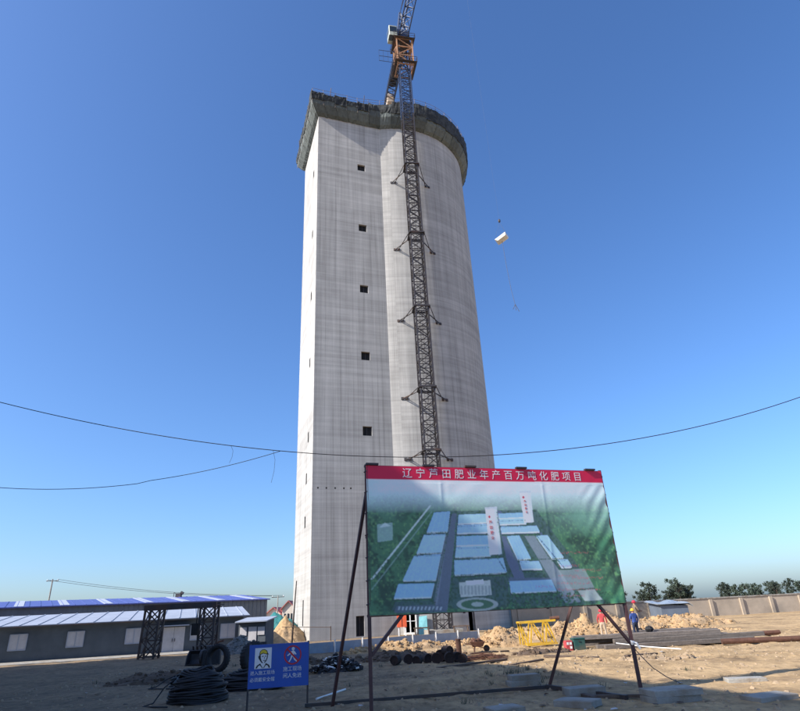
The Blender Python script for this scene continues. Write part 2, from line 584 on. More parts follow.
mb.build('stair_shaft', 'concrete', tower)
# window frames and near-black panels set back in the openings
def opening_part(name, P, d, n, h, dep=.3):
    a, b, c, e = h
    mbf = MB()
    def pt(u, z, k): q = P + d * u - n * k; return Vector((q.x, q.y, z))
    t = .07
    mbf.bar(pt(a, c + t / 2, dep), pt(b, c + t / 2, dep), t); mbf.bar(pt(a, e - t / 2, dep), pt(b, e - t / 2, dep), t)
    mbf.bar(pt(a + t / 2, c, dep + .002), pt(a + t / 2, e, dep + .002), t); mbf.bar(pt(b - t / 2, c, dep + .002), pt(b - t / 2, e, dep + .002), t)
    if b - a > .8: mbf.bar(pt((a + b) / 2, c, dep + .004), pt((a + b) / 2, e, dep + .004), t * .8)
    f = mbf.build(name, 'steel_dark' if dep > .1 else 'dark', tower)
    q = MB(); q.add([pt(x_, z_, k_) for k_ in (dep + .05, dep + .08) for x_, z_ in ((a, c), (b, c), (b, e), (a, e))],
                    [(0, 1, 2, 3), (7, 6, 5, 4), (0, 4, 5, 1), (1, 5, 6, 2), (2, 6, 7, 3), (3, 7, 4, 0)])
    q.build('dark_panel', 'dark', f)
for i, h in enumerate(front_holes[:6]): opening_part('window' if i < 5 else 'door', A, E1, N1, h)
for h in side_holes: opening_part('slit_window', A, E2, N2, h, .06)  # near-black panels and frames stand in for the shade of deep slits
for h in front_holes[6:]:
    q = MB()
    p = A + E1 * ((h[0] + h[1]) / 2) - N1 * .3
    q.box((p.x, p.y, (h[2] + h[3]) / 2), (.17, .05, .17), math.atan2(E1.y, E1.x)); q.build('anchor_socket', 'dark', tower)

# cylinder shell
mb = MB()
NS = 192
d0 = -math.pi / 2
zs = [-.3, 2.75] + [2.75 + (HT - 2.75) * i / 24 for i in range(1, 25)]
def cyl(a, z, r=RC): return (CC.x + r * math.cos(a), CC.y + r * math.sin(a), z)
def opening(a):   # door gaps at the foot of the shell
    x = CC.x + RC * math.cos(a)
    return math.sin(a) < 0 and (-.95 < x < .2 or 5.95 < x < 6.75)
gaps = []
for i in range(NS):
    a, b = d0 + 2 * math.pi * i / NS, d0 + 2 * math.pi * (i + 1) / NS
    for k, (c, e) in enumerate(zip(zs, zs[1:])):
        if k == 0 and opening((a + b) / 2):
            gaps.append((a, b)); continue
        mb.add([cyl(a, c), cyl(b, c), cyl(b, e), cyl(a, e)], [(0, 1, 2, 3)])
        mb.uv.append([(a * RC + 60, c), (b * RC + 60, c), (b * RC + 60, e), (a * RC + 60, e)])
        if k == 0:
            pass
# inner lining makes the wall 0.4 m thick at the gaps
for i in range(NS):
    a, b = d0 + 2 * math.pi * i / NS, d0 + 2 * math.pi * (i + 1) / NS
    lo = 2.75 if opening((a + b) / 2) else -.3
    ri = RC - .4
    mb.add([cyl(b, lo, ri), cyl(a, lo, ri), cyl(a, HT, ri), cyl(b, HT, ri)], [(0, 1, 2, 3)]); mb.uv.append([(a * RC, 0), (b * RC, 0), (b * RC, HT), (a * RC, HT)])
    mb.add([cyl(a, HT), cyl(b, HT), cyl(b, HT, ri), cyl(a, HT, ri)], [(0, 1, 2, 3)]); mb.uv.append([(a * RC, 0), (b * RC, 0), (b * RC, .4), (a * RC, .4)])
    if lo > 0:
        mb.add([cyl(a, lo), cyl(a, lo, ri), cyl(b, lo, ri), cyl(b, lo)], [(0, 1, 2, 3)]); mb.uv.append([(0, 0), (.4, 0), (.4, .4), (0, .4)])
        for (t, other) in ((a, a - 1e-3), (b, b + 1e-3)):
            if not opening(other):
                mb.add([cyl(t, -.3), cyl(t, -.3, ri), cyl(t, lo, ri), cyl(t, lo)], [(0, 1, 2, 3)]); mb.uv.append([(0, 0), (.4, 0), (.4, 3), (0, 3)])
ob = mb.build('round_shell', 'concrete', tower)
q = MB(); q.lathe([(RC - .42, -.15), (RC - .42, 0)], (CC.x, CC.y, HT - .3), 64); q.build('top_slab', 'slab', tower)
# white door frame at the shell's foot
q = MB()
ya = CC.y - RC - .07
for x in (-1.02, -.35, .28): q.bar((x, ya, 0), (x, ya, 2.7), .12)
q.bar((-1.02, ya, 2.68), (.28, ya, 2.68), .12); q.bar((-1.02, ya - .004, 1.3), (.28, ya - .004, 1.3), .06); q.bar((-1.02, ya - .004, .12), (.28, ya - .004, .12), .2)
q.build('door_frame', 'whitep', tower)

# platform round the top: outline of the union offset outwards by o
NF, NSD, NA, NR = 12, 16, 72, 6
def outline(o):
    a_ = A + (N1 + N2) * o; b_ = Bc + (N2 - N1) * o
    tf = line_circle(a_, E1, RC + o); tr = line_circle(b_, E1, RC + o)
    jf, jr = a_ + E1 * tf, b_ + E1 * tr
    pts = [jr + (b_ - jr) * i / NR for i in range(NR)] + [b_ + (a_ - b_) * i / NSD for i in range(NSD)] + [a_ + (jf - a_) * i / NF for i in range(NF)]
    t0 = math.atan2(jf.y - CC.y, jf.x - CC.x); t1 = math.atan2(jr.y - CC.y, jr.x - CC.x)
    while t1 < t0: t1 += 2 * math.pi
    pts += [CC + Vector((math.cos(t), math.sin(t))) * (RC + o) for t in [t0 + (t1 - t0) * i / NA for i in range(NA)]]
    return pts
NP = NR + NSD + NF + NA
def ringmesh(rows, name, m_, thick=False):
    q = MB()
    for o, z in rows: q.v += [(p.x, p.y, z) for p in outline(o)]
    for r_ in range(len(rows) - 1):
        for i in range(NP):
            j = (i + 1) % NP
            q.f.append((r_ * NP + i, r_ * NP + j, (r_ + 1) * NP + j, (r_ + 1) * NP + i)); q.m.append(0)
    return q.build(name, m_, tower)
ringmesh([(.02, 73.0), (1.2, 73.0), (1.2, 73.12), (.02, 73.12)], 'working_deck', 'plank')
rnd = random.Random(3)
# lower grey net, one panel per bay, hung from the working deck to the hanging deck
o_in, o_mid, o_out = outline(.72), outline(1.05), outline(1.28)
o_out2 = outline(1.4)
def net_panel(i0, i1, rows, name, m_, thick=.03, sag=.12):
    """rows: list of (offset, z); panel with folds between outline samples i0..i1"""
    q = MB()
    NU = 8
    grid = []
    offs = [outline(o) for o, z in rows]
    for r_, (o, z) in enumerate(rows):
        line = []
        for k in range(NU + 1):
            t = i0 + (i1 - i0) * k / NU
            a = int(math.floor(t)); f = t - a
            p = offs[r_][a % NP].lerp(offs[r_][(a + 1) % NP], f)
            out = (p - offs_c[a % NP]).normalized()
            p = p + out * rnd.uniform(-sag, sag) * .8
            line.append((p.x, p.y, z + rnd.uniform(-sag, sag) + edge_dz[r_] * math.sin(math.pi * k / NU)))
        grid.append(line)
    W_ = NU + 1
    q.v = [p for ln in grid for p in ln]
    for r_ in range(len(rows) - 1):
        for k in range(NU):
            q.f.append((r_ * W_ + k, r_ * W_ + k + 1, (r_ + 1) * W_ + k + 1, (r_ + 1) * W_ + k)); q.m.append(0)
    ob = q.build(name, m_, tower)
    md = ob.modifiers.new('cloth', 'SOLIDIFY'); md.thickness = thick; md.offset = 0
    return ob
offs_c = outline(0)
def ztop(i):                                     # the nets stand a little higher round the drum than round the shaft
    b = NR + NSD + NF
    return 74.5 + 1.3 * min(1, max(0, min(i - b, NP - i) + 4) / 10)
step = 2
for i in range(0, NP, step):
    edge_dz = [0, -.08, -.05, 0]
    net_panel(i + .02, i + step - .02, [(.06, 71.05), (.5, 71.45), (1.12, 72.45), (1.3, 73.5)], 'lower_net', 'netgrey', sag=.06)
    edge_dz = [.1, 0, 0, -.16]
    zt = ztop(i) + rnd.uniform(-.25, .12)
    net_panel(i + .04, i + step + .1, [(1.3, 73.0 + rnd.uniform(-.4, .3)), (1.38, 73.6), (1.43, (73.6 + zt) / 2), (1.36 + rnd.uniform(-.15, .15), zt)], 'safety_net', 'net', sag=.075)
# guard rail: posts and rails
pr = outline(1.22)
me_post = MB().tube([(0, 0, 0), (0, 0, 3.1)], .03, 6).mesh('rail_post', 'rail')
for i in range(0, NP, 2):
    inst(me_post, 'rail_post', tower, (pr[i].x - CC.x, pr[i].y - CC.y, 73.1 + ztop(i) - 75.4), rot=(rnd.uniform(-.04, .04), rnd.uniform(-.04, .04), 0))
for z in (75.5, 76.05):
    q = MB(); q.tube([(p.x, p.y, z + ztop(k_) - 75.3 + rnd.uniform(-.05, .05)) for k_, p in enumerate(pr)], .025, 5, closed=True); q.build('guard_rail', 'rail', tower)
# brackets under the deck
o0, o1 = outline(.02), outline(1.15)
for i in range(0, NP, 2):
    q = MB(); a, b = o0[i], o1[i]
    q.bar((a.x, a.y, 71.5), (b.x, b.y, 72.9), .08); q.bar((a.x, a.y, 72.94), (b.x, b.y, 72.94), .1); q.build('bracket', 'steel_dark', tower)
# a few odds and ends on the deck edge: upright planks poking above the nets
for i in (3, 9, 18, 25, 31, 44, 57, 70):
    q = MB(); p = pr[i % NP]
    q.bar((p.x, p.y, 73.15), (p.x + rnd.uniform(-.3, .3), p.y + rnd.uniform(-.3, .3), 75.9 + rnd.uniform(-.3, .7)), .09, .05); q.build('plank', 'plank', tower)

# ------------------------------------------------------------------ tower crane
MX, MY = 2.95, 63.6
crane = empty('tower_crane', (MX, MY, 0), 'dark lattice tower crane tied to the round concrete shell', 'crane')
SEC = 2.6
HW = .8
def section(chord, brace, col_):
    q = MB()
    for x in (-HW, HW):
        for y in (-HW, HW): q.bar((x, y, 0), (x, y, SEC), chord)
    for (p, d) in (((-1, -1), (1, -1)), ((1, -1), (1, 1)), ((1, 1), (-1, 1)), ((-1, 1), (-1, -1))):
        a, b = Vector((p[0] * HW, p[1] * HW, 0)), Vector((d[0] * HW, d[1] * HW, 0))
        up = Vector((0, 0, 1))
        q.bar(a + up * .06, b + up * .06, brace); q.bar(a + up * SEC / 2, b + up * SEC / 2, brace * .9)
        q.bar(a + up * .1, b + up * SEC / 2, brace); q.bar(b + up * SEC / 2, a + up * (SEC - .05), brace)
        q.bar(b + up * .1, a + up * SEC / 2, brace * .7)
    # ladder inside the mast
    for x in (-.2, .2): q.bar((x, .3, 0), (x, .3, SEC), .04)
    for k in range(8): q.bar((-.2, .3, .16 + k * .32), (.2, .3, .16 + k * .32), .03)
    return q.mesh('mast_section', col_)
sec_a, sec_b = section(.17, .09, 'mast'), section(.17, .09, 'steel_blue')
for k in range(31):
    inst(sec_a if k < 27 else sec_b, 'mast_section', crane, (0, 0, k * SEC), R(8))
q = MB(); q.bbox((MX, MY, .2), (3.4, 3.4, .5), R(8)); q.build('footing', 'slab', crane)
# tie frames
for z in (60.3, 48.4, 37.15, 26.3, 18.65):
    rot = Matrix.Rotation(R(8), 3, 'Z')
    fr = MB()
    cs = [Vector((MX, MY, z)) + rot @ Vector((x * (HW + .16), y * (HW + .16), 0)) for x, y in ((-1, -1), (1, -1), (1, 1), (-1, 1))]
    for a, b in zip(cs, cs[1:] + cs[:1]): fr.bar(a, b, .2)
    f = fr.build('tie_frame', 'steel_dark', crane)
    for sgn, ax in ((-1, .05), (1, 5.6)):
        for side in (3 if sgn < 0 else 2, 0 if sgn < 0 else 1):
            axx = ax if side in (2, 3) else ax + (.5 if sgn < 0 else -.5)
            yw = CC.y - math.sqrt(RC ** 2 - (axx - CC.x) ** 2)
            t = MB(); t.bar(cs[side], (axx, yw, z), .1 if side in (2, 3) else .08)
            t.box((axx, yw - .03, z), (.34, .12, .34), math.atan2(axx - CC.x, CC.y - yw)); t.build('tie_rod', 'steel_dark', f)
ZT = 31 * SEC                                                   # 77.1
jd = Vector((.21, -.978, 0)); js = Vector((.978, .21, 0)); up = Vector((0, 0, 1))
O = Vector((MX, MY, 0))
# climbing cage (orange)
q = MB()
H2 = 1.25
cage0, cage1 = ZT - .6, ZT + 5.2
cr_ = [O + js * (x * H2) + jd * (y * H2) for x, y in ((-1, -1), (1, -1), (1, 1), (-1, 1))]
for p in cr_: q.bar(p + up * cage0, p + up * cage1, .2)
for a, b in zip(cr_, cr_[1:] + cr_[:1]):
    for z in (cage0, cage0 + 2, cage0 + 3.9, cage1): q.bar(a + up * z, b + up * z, .15)
    q.bar(a + up * cage0, b + up * (cage0 + 2), .12); q.bar(b + up * (cage0 + 2), a + up * (cage0 + 3.9), .12); q.bar(a + up * (cage0 + 3.9), b + up * cage1, .12)
q.build('climbing_cage', 'orange', crane)
q = MB()
for p, d in (((-HW, -HW), 1), ((HW, -HW), 1), ((HW, HW), 1), ((-HW, HW), 1)): q.bar(O + js * p[0] + jd * p[1] + up * ZT, O + js * p[0] + jd * p[1] + up * (ZT + 5), .19)
for k in range(4):
    z = ZT + k * 1.3
    for a, b in ((-1, -1, 1, -1), (1, -1, 1, 1), (1, 1, -1, 1), (-1, 1, -1, -1)) and [((-HW, -HW), (HW, HW)), ((HW, -HW), (-HW, HW))]:
        q.bar(O + js * a[0] + jd * a[1] + up * z, O + js * b[0] + jd * b[1] + up * (z + 1.3), .1)
q.build('inner_mast', 'steel_dark', crane)
# walkway round the cage, with an outrigger rail frame on the left
for z, w_ in ((cage0 + .3, 1.75), (cage1 - .1, 1.7)):
    q = MB()
    c4 = [O + js * (x * w_) + jd * (y * w_) + up * z for x, y in ((-1, -1), (1, -1), (1, 1), (-1, 1))]
    i4 = [O + js * (x * 1.28) + jd * (y * 1.28) + up * z for x, y in ((-1, -1), (1, -1), (1, 1), (-1, 1))]
    for k in range(4):
        a, b, c, d = c4[k], c4[(k + 1) % 4], i4[(k + 1) % 4], i4[k]
        q.add([a, b, c, d, a + up * .06, b + up * .06, c + up * .06, d + up * .06], [(3, 2, 1, 0), (4, 5, 6, 7), (0, 1, 5, 4), (2, 3, 7, 6)])
        q.bar(a + up * 1, b + up * 1, .05); q.bar(a + up * .5, b + up * .5, .04); q.bar(a, a + up * 1.02, .05)
    q.build('walkway', 'steel_dark', crane)
q = MB()
a0 = O - js * 1.75 + up * (cage0 + 1.6)
for z in (0, 1.1, 2.4): q.bar(a0 + up * z, a0 - js * 2.2 + up * z, .06)
for x in (0, .75, 1.5, 2.2): q.bar(a0 - js * x, a0 - js * x + up * 2.4, .05)
q.bar(a0, a0 + js * .5, .1); q.bar(a0 + up * 2.4, a0 + js * .5 + up * 2.4, .1)
q.build('outrigger_frame', 'steel_blue', crane)
# slewing ring, turret, cab, tower head
zs0 = cage1
q = MB(); q.lathe([(1.0, 0), (1.3, .15), (1.3, .5), (1.05, .6), (1.05, .95)], (MX, MY, zs0), 20); q.build('slewing_ring', 'steel_dark', crane)
zj = zs0 + 1.1
q = MB()
q.box(O + up * (zj + .6), (2.0, 2.0, 1.5), math.atan2(js.y, js.x)); q.build('turret', 'steel_blue', crane)
q = MB()
cc_ = O - js * 1.75 + jd * .6 + up * (zj + .2)
rzc = math.atan2(js.y, js.x)
q.bbox(cc_ + up * .1, (1.35, 1.7, 2.3), rzc, bev=.08); cb = q.build('cab', 'cab', crane)
q = MB(); q.box(cc_ + jd * .855 + up * .35, (1.1, .03, 1.2), rzc); q.build('window', 'glass', cb)
q = MB(); q.box(cc_ - js * .68 + up * .4, (.03, 1.2, 1.0), rzc); q.build('window', 'glass', cb)
q = MB(); q.box(cc_ - up * 1.1 + jd * .3, (1.2, .9, .06), rzc); q.build('window', 'glass', cb)
q = MB()
ap = O + up * (zj + 7.2) - jd * .3
for x, y in ((-.8, .8), (.8, .8), (-.8, -.8), (.8, -.8)): q.bar(O + js * x + jd * y + up * (zj + 1.35), ap + js * x * .15 + jd * y * .15, .14)
for k in range(1, 5):
    t = k / 5
    c4 = [(O + js * x + jd * y + up * (zj + 1.35)).lerp(ap + js * x * .15 + jd * y * .15, t) for x, y in ((-.8, .8), (.8, .8), (.8, -.8), (-.8, -.8))]
    for a, b in zip(c4, c4[1:] + c4[:1]): q.bar(a, b, .08)
q.build('tower_head', 'steel_blue', crane)
# jib towards the camera: triangular lattice truss
def jib(length, n, name, wid, hgt, start, d, mat_):
    q = MB()
    def P(t, x, z): return O + d * (start + t) + js * x + up * (zj + z)
    dl = length / n
    q.bar(P(0, -wid / 2, 0), P(length, -wid / 2, 0), .15); q.bar(P(0, wid / 2, 0), P(length, wid / 2, 0), .15); q.bar(P(.6, 0, hgt), P(length - .6, 0, hgt), .16)
    for k in range(n):
        a, b, m_ = k * dl, (k + 1) * dl, (k + .5) * dl
        for sx in (-wid / 2, wid / 2):
            q.bar(P(a, sx, 0), P(m_, 0, hgt), .08); q.bar(P(m_, 0, hgt), P(b, sx, 0), .08)
        q.bar(P(a, -wid / 2, 0), P(a, wid / 2, 0), .08); q.bar(P(a, -wid / 2, 0), P(b, wid / 2, 0), .07)
    return q.build(name, mat_, crane)
jib(48, 30, 'jib', 1.5, 1.5, .9, jd, 'steel_blue')
q = MB()
q.bar(ap, O + jd * 17 + up * (zj + 1.55), .07); q.bar(ap, O + jd * 36 + up * (zj + 1.55), .07)
q.bar(ap - js * .1, O - jd * 12.5 - js * .5 + up * (zj + .2), .07); q.bar(ap + js * .1, O - jd * 12.5 + js * .5 + up * (zj + .2), .07); q.build('pendant_bar', 'steel_dark', crane)
# counter jib with deck, rails, winch and ballast
q = MB()
def Pc(t, x, z): return O - jd * t + js * x + up * (zj + z)
for x in (-.75, .75):
    q.bar(Pc(.9, x, 0), Pc(14, x, 0), .26, .3); q.bar(Pc(.9, x, 1.1), Pc(13, x, 1.1), .06)
    for t in range(1, 14): q.bar(Pc(t, x, 0), Pc(t, x, 1.1), .05)
for t in np.arange(1.2, 13.5, 1.0): q.bar(Pc(t, -.75, 0), Pc(t + .5, .75, 0), .12); q.bar(Pc(t + .5, .75, 0), Pc(t + 1, -.75, 0), .1)
cj = q.build('counter_jib', 'steel_blue', crane)
q = MB()
vs = [Pc(1, -.6, .17), Pc(9, -.6, .17), Pc(9, .6, .17), Pc(1, .6, .17)]
q.add(vs + [v_ + up * .05 for v_ in vs], [(0, 1, 2, 3), (7, 6, 5, 4), (0, 4, 5, 1), (1, 5, 6, 2), (2, 6, 7, 3), (3, 7, 4, 0)]); q.build('deck', 'steel_dark', cj)
q = MB(); q.box(Pc(8.2, 0, .75), (1.2, 1.8, 1.1), rzc); q.build('winch', 'steel_dark', crane)
for k in range(3):
    q = MB(); q.bbox(Pc(11.2 + k * .62, 0, -.3), (1.1, .55, 2.0), rzc, bev=.04); q.build('ballast_block', 'cweight', crane)
# trolley, hoist rope, hook
LP = O + jd * 26.6
q = MB(); q.box(LP + up * (zj - .25), (1.6, 1.2, .25), rzc)
for sx in (-.75, .75):
    for t in (-.5, .5): q.box(LP + js * sx + jd * t + up * (zj - .02), (.12, .3, .3), rzc)
q.build('trolley', 'steel_dark', crane)
ZL = 28.75
q = MB()
q.tube([LP + up * (zj - .35), LP + up * (ZL + 1.9)], .003, 4)
q.build('hoist_rope', 'rope', crane)
q = MB(); q.lathe([(.02, -.2), (.09, -.12), (.1, .05), (.03, .15)], tuple(LP + up * (ZL + 1.8)), 8); q.build('hook', 'steel_dark', crane)

# hoisted skip: tilted shallow trough with chains and a tag line
sk = empty('concrete_skip', tuple(LP + up * ZL), 'small cream skip dangling in the sky from a crane rope with a tag line', 'skip')
q = MB()
mt = Matrix.Rotation(R(-20), 3, 'Z') @ Matrix.Rotation(R(-26), 3, 'Y') @ Matrix.Rotation(R(-24), 3, 'X')
base = LP + up * ZL
prof = [(-.5, -.3, .1), (.5, -.34, .1), (.56, .3, .1), (-.44, .34, .1), (-.36, -.2, -.14), (.38, -.22, -.14), (.42, .2, -.14), (-.32, .22, -.14)]
inn = [(x * .92, y * .9, z + (.03 if z < 0 else 0)) for x, y, z in prof]
q.add([base + mt @ Vector(p) for p in prof], [(4, 7, 6, 5), (0, 4, 5, 1), (1, 5, 6, 2), (2, 6, 7, 3), (3, 7, 4, 0)])
q.add([base + mt @ Vector(p) for p in inn], [(4, 5, 6, 7), (0, 1, 5, 4), (1, 2, 6, 5), (2, 3, 7, 6), (3, 0, 4, 7)])
q.add([base + mt @ Vector(p) for p in prof[:4] + inn[:4]], [(0, 1, 5, 4), (1, 2, 6, 5), (2, 3, 7, 6), (3, 0, 4, 7)])
q.build('trough', 'skip', sk)
q = MB()
for p in prof[:4]: q.tube([base + mt @ Vector(p), base + up * 1.65], .004, 4)
q.build('sling', 'rope', sk)
q = MB()
q.tube([base + Vector((0, 0, -.2)), base + Vector((.05, 0, -2.5)), base + Vector((.16, .05, -4.6)), base + Vector((.3, .05, -6.0))], .014, 5)
for k in range(3): q.tube([base + Vector((.3, .05, -5.9)), base + Vector((.1 + k * .22, .1, -6.3 - .1 * k))], .018, 5)
q.build('tag_line', 'rope', sk)

# ------------------------------------------------------------------ billboard
P0, P1 = Vector((-1.04, 15.05)), Vector((5.88, 17.3))
BD = (P1 - P0).normalized(); BN = Vector((BD.y, -BD.x)); BW = (P1 - P0).length
BZ0, BZ1 = 2.11, 5.77
BH = BZ1 - BZ0
bb = empty('project_billboard', (P0.x, P0.y, 0), 'large project billboard with crimson header and aerial factory view on red steel posts', 'billboard')
def BP(u, z, k=0):                                # u metres from the left post, k metres towards the viewer
    p = P0 + BD * u + BN * k
    return Vector((p.x, p.y, z))
def gp(x, y, dz=0): return Vector((x, y, gz(x, y) + dz))
for u in (0, BW):
    q = MB(); p = BP(u, 0, -.05)
    q.bar((p.x, p.y, -.15), (p.x, p.y, BZ1 + .03), .085); q.build('post', 'post', bb)
for u in (BW * .34, BW * .67):
    q = MB(); q.bar(BP(u, BZ0 - .05, -.06), BP(u, BZ1, -.06), .06); q.build('mullion', 'post', bb)
for z in (BZ0, BZ0 + BH * .5, BZ1):
    q = MB(); q.bar(BP(-.04, z, -.115), BP(BW + .04, z, -.115), .055); q.build('rail', 'post', bb)
for top, bot in ((BP(0, 5.05, -.1), (-2.28, 17.39)), (BP(BW - .06, 5.05, -.1), (3.71, 18.8))):
    q = MB(); q.bar(top, gp(*bot, -.1), .07); q.build('strut', 'post', bb)
for a, b in ((BP(0.03, 1.26, -.05), BP(.85, BZ0, -.08)), (BP(BW - .03, 1.09, -.05), BP(BW - .86, BZ0 + .02, -.08))):
    q = MB(); q.bar(a, b, .07); q.build('corner_brace', 'post', bb)
q = MB(); q.bar(gp(-2.95, 17.3, .04), gp(3.71, 18.8, .05), .07, .08); q.build('ground_rail', 'steel_dark', bb)
q = MB(); q.bar(gp(3.71, 18.77, .06), gp(5.1, 16.2, .05), .1, .1); q.build('ground_rail', 'steel_dark', bb)
for u in (.15, 1.75, 3.0, 4.6, 6.9):
    q = MB(); q.box(BP(u, BZ1 + .035, 0), (.34, .1, .05), math.atan2(BD.y, BD.x)); q.build('clip', 'steel_dark', bb)
q = MB()
kp = BP(BW, 1.13, -.05)
q.blob((kp.x, kp.y, kp.z), (.09, .09, .07), 8, .25); q.tube([kp, kp + Vector((.1, -.06, -.02)), kp + Vector((.16, -.08, -.16))], .03, 6)
q.build('white_rag', 'whitep', bb)
q = MB()
q.tube([kp + Vector((0, 0, -.1)), kp + Vector((.18, -.02, -.35)), kp + Vector((.42, 0, -.62)), kp + Vector((.75, .05, -.85)), kp + Vector((1.1, .1, -1.02))], .012, 5); q.build('loose_wire', 'rope', bb)

# the print: a fine sheet with real creases; its colours are computed per vertex
NU, NV = 620, 330
uu, vv_ = np.meshgrid(np.linspace(0, 1, NU), np.linspace(0, 1, NV))
src = [(20, 27), (688, 52), (757, 425), (20, 457)]            # corners of the print in a reading of the picture
dst = [(0, 0), (1, 0), (1, 1), (0, 1)]
am, bm_ = [], []
for (x, y), (X, Y) in zip(src, dst):
    am += [[x, y, 1, 0, 0, 0, -X * x, -X * y], [0, 0, 0, x, y, 1, -Y * x, -Y * y]]; bm_ += [X, Y]
Hm = np.append(np.linalg.solve(np.array(am, float), np.array(bm_, float)), 1).reshape(3, 3)
def T(pts):
    o = []
    for x, y in pts:
        k = Hm @ np.array([x, y, 1.]); o.append((k[0] / k[2], k[1] / k[2]))
    return o
img = np.zeros((NV, NU, 3))
def c3(h): return np.array(srgb(h))
def blend(mask, c):
    global img
    img = img * (1 - mask[..., None]) + np.asarray(c) * mask[..., None]
def inside(poly):
    m_ = np.zeros(uu.shape, bool)
    n = len(poly)
    for i in range(n):
        (x1, y1), (x2, y2) = poly[i], poly[(i + 1) % n]
        if y1 == y2: continue
        c = ((y1 > vv_) != (y2 > vv_)) & (uu < (x2 - x1) * (vv_ - y1) / (y2 - y1) + x1)
        m_ ^= c
    return m_.astype(float)
def poly(pts, c, a=1.): blend(inside(T(pts)) * a, c3(c) if isinstance(c, str) else c)
def N(s, seed, asp=1.9): return vnoise(uu * s * asp, vv_ * s, seed)
# meadow and woods
wood = .45 * N(9, 11) + .3 * N(24, 12) + .25 * N(60, 13)
img[:] = c3('3f6a49')
blend(np.clip((wood - .42) * 4, 0, 1), c3('223f2c'))
blend(np.clip((N(70, 14) - .62) * 3, 0, 1) * .6, c3('6b9a5e'))
blend(np.clip((uu - .78) * 4, 0, 1) * np.clip((N(5, 15) - .3) * 2, 0, 1) * .75, c3('2f7a52'))
mist = np.clip((.34 - vv_) / .2, 0, 1) ** .8
blend(np.clip(mist * 1.15, 0, 1) * (.84 + .16 * N(4, 16)), c3('cde0e2'))
blend(np.clip((.42 - vv_) / .3, 0, 1) * np.clip((N(6, 17) - .35) * 2, 0, 1) * .5, c3('a5c9bd'))
blend(np.clip((uu - .6) * 2.5, 0, 1) * np.clip(1 - np.abs(vv_ - .36) / .17, 0, 1) * .55, c3('9cc7b8'))
# site ground between the sheds
poly([(215, 160), (505, 158), (700, 425), (85, 440)], '40565a', .72)
blend(inside(T([(215, 160), (505, 158), (700, 425), (85, 440)])) * np.clip((N(80, 18) - .5) * 3, 0, 1), c3('2b4a35'))
# roads
poly([(262, 166), (281, 166), (246, 440), (203, 444)], '5d6876')
poly([(252, 168), (258, 168), (215, 440), (204, 440)], '7e8894', .6)
poly([(390, 160), (404, 160), (452, 300), (470, 352), (440, 352), (418, 300)], '58637a')
poly([(425, 348), (470, 350), (600, 352), (600, 360), (420, 362)], '58637a', .8)
poly([(400, 222), (520, 222), (522, 230), (404, 230)], '56627c', .8)
poly([(470, 232), (500, 232), (630, 420), (585, 425)], '8d97a0', .7)
poly([(100, 428), (240, 424), (245, 446), (90, 448)], '566170', .8)
for k in range(12): poly([(105 + k * 11, 430), (110 + k * 11, 430), (107 + k * 11, 440), (102 + k * 11, 440)], 'b9c4c8', .7)
poly([(25, 352), (32, 352), (206, 142), (200, 142)], 'cfdcd8', .75)
poly([(25, 382), (30, 382), (210, 158), (206, 158)], '93aea5', .5)
poly([(48, 195), (92, 190), (92, 240), (48, 246)], 'a9c5c0', .55)
poly([(52, 205), (88, 200), (70, 190)], 'd7e2df', .5)
roofs = [[(212, 163), (258, 160), (250, 217), (190, 218)], [(182, 226), (244, 224), (232, 276), (160, 278)], [(152, 286), (230, 281), (214, 354), (118, 356)], [(105, 366), (210, 362), (200, 402), (92, 406)],
         [(282, 170), (360, 168), (362, 192), (280, 195)], [(278, 200), (362, 197), (365, 220), (277, 222)], [(276, 230), (365, 228), (368, 255), (274, 257)], [(274, 262), (370, 258), (372, 288), (270, 290)],
         [(268, 298), (408, 294), (418, 334), (268, 340)], [(396, 168), (466, 166), (470, 179), (398, 181)], [(398, 184), (472, 182), (476, 196), (400, 198)], [(402, 205), (505, 203), (514, 220), (405, 222)],
         [(420, 232), (455, 230), (488, 296), (450, 298)], [(503, 232), (535, 230), (582, 294), (548, 296)], [(455, 303), (510, 303), (520, 325), (462, 325)], [(425, 360), (545, 356), (560, 388), (430, 392)], [(562, 300), (592, 299), (605, 320), (575, 322)]]
for k, r_ in enumerate(roofs):
    poly([(x + 1, y + 9) for x, y in r_], '1d3526', .8)
    poly([(x, y + 4) for x, y in r_], 'c9d4d8')
    poly(r_, ('8fb6d8', 'a0c2e2', '97badb')[k % 3])
    (x1, y1), (x2, y2), (x3, y3), (x4, y4) = r_
    for t in (.25, .5, .75):
        poly([(x1 + (x2 - x1) * t - .8, y1 + (y2 - y1) * t), (x1 + (x2 - x1) * t + .8, y1 + (y2 - y1) * t), (x4 + (x3 - x4) * t + .8, y4 + (y3 - y4) * t), (x4 + (x3 - x4) * t - .8, y4 + (y3 - y4) * t)], 'a9c6e2', .5)
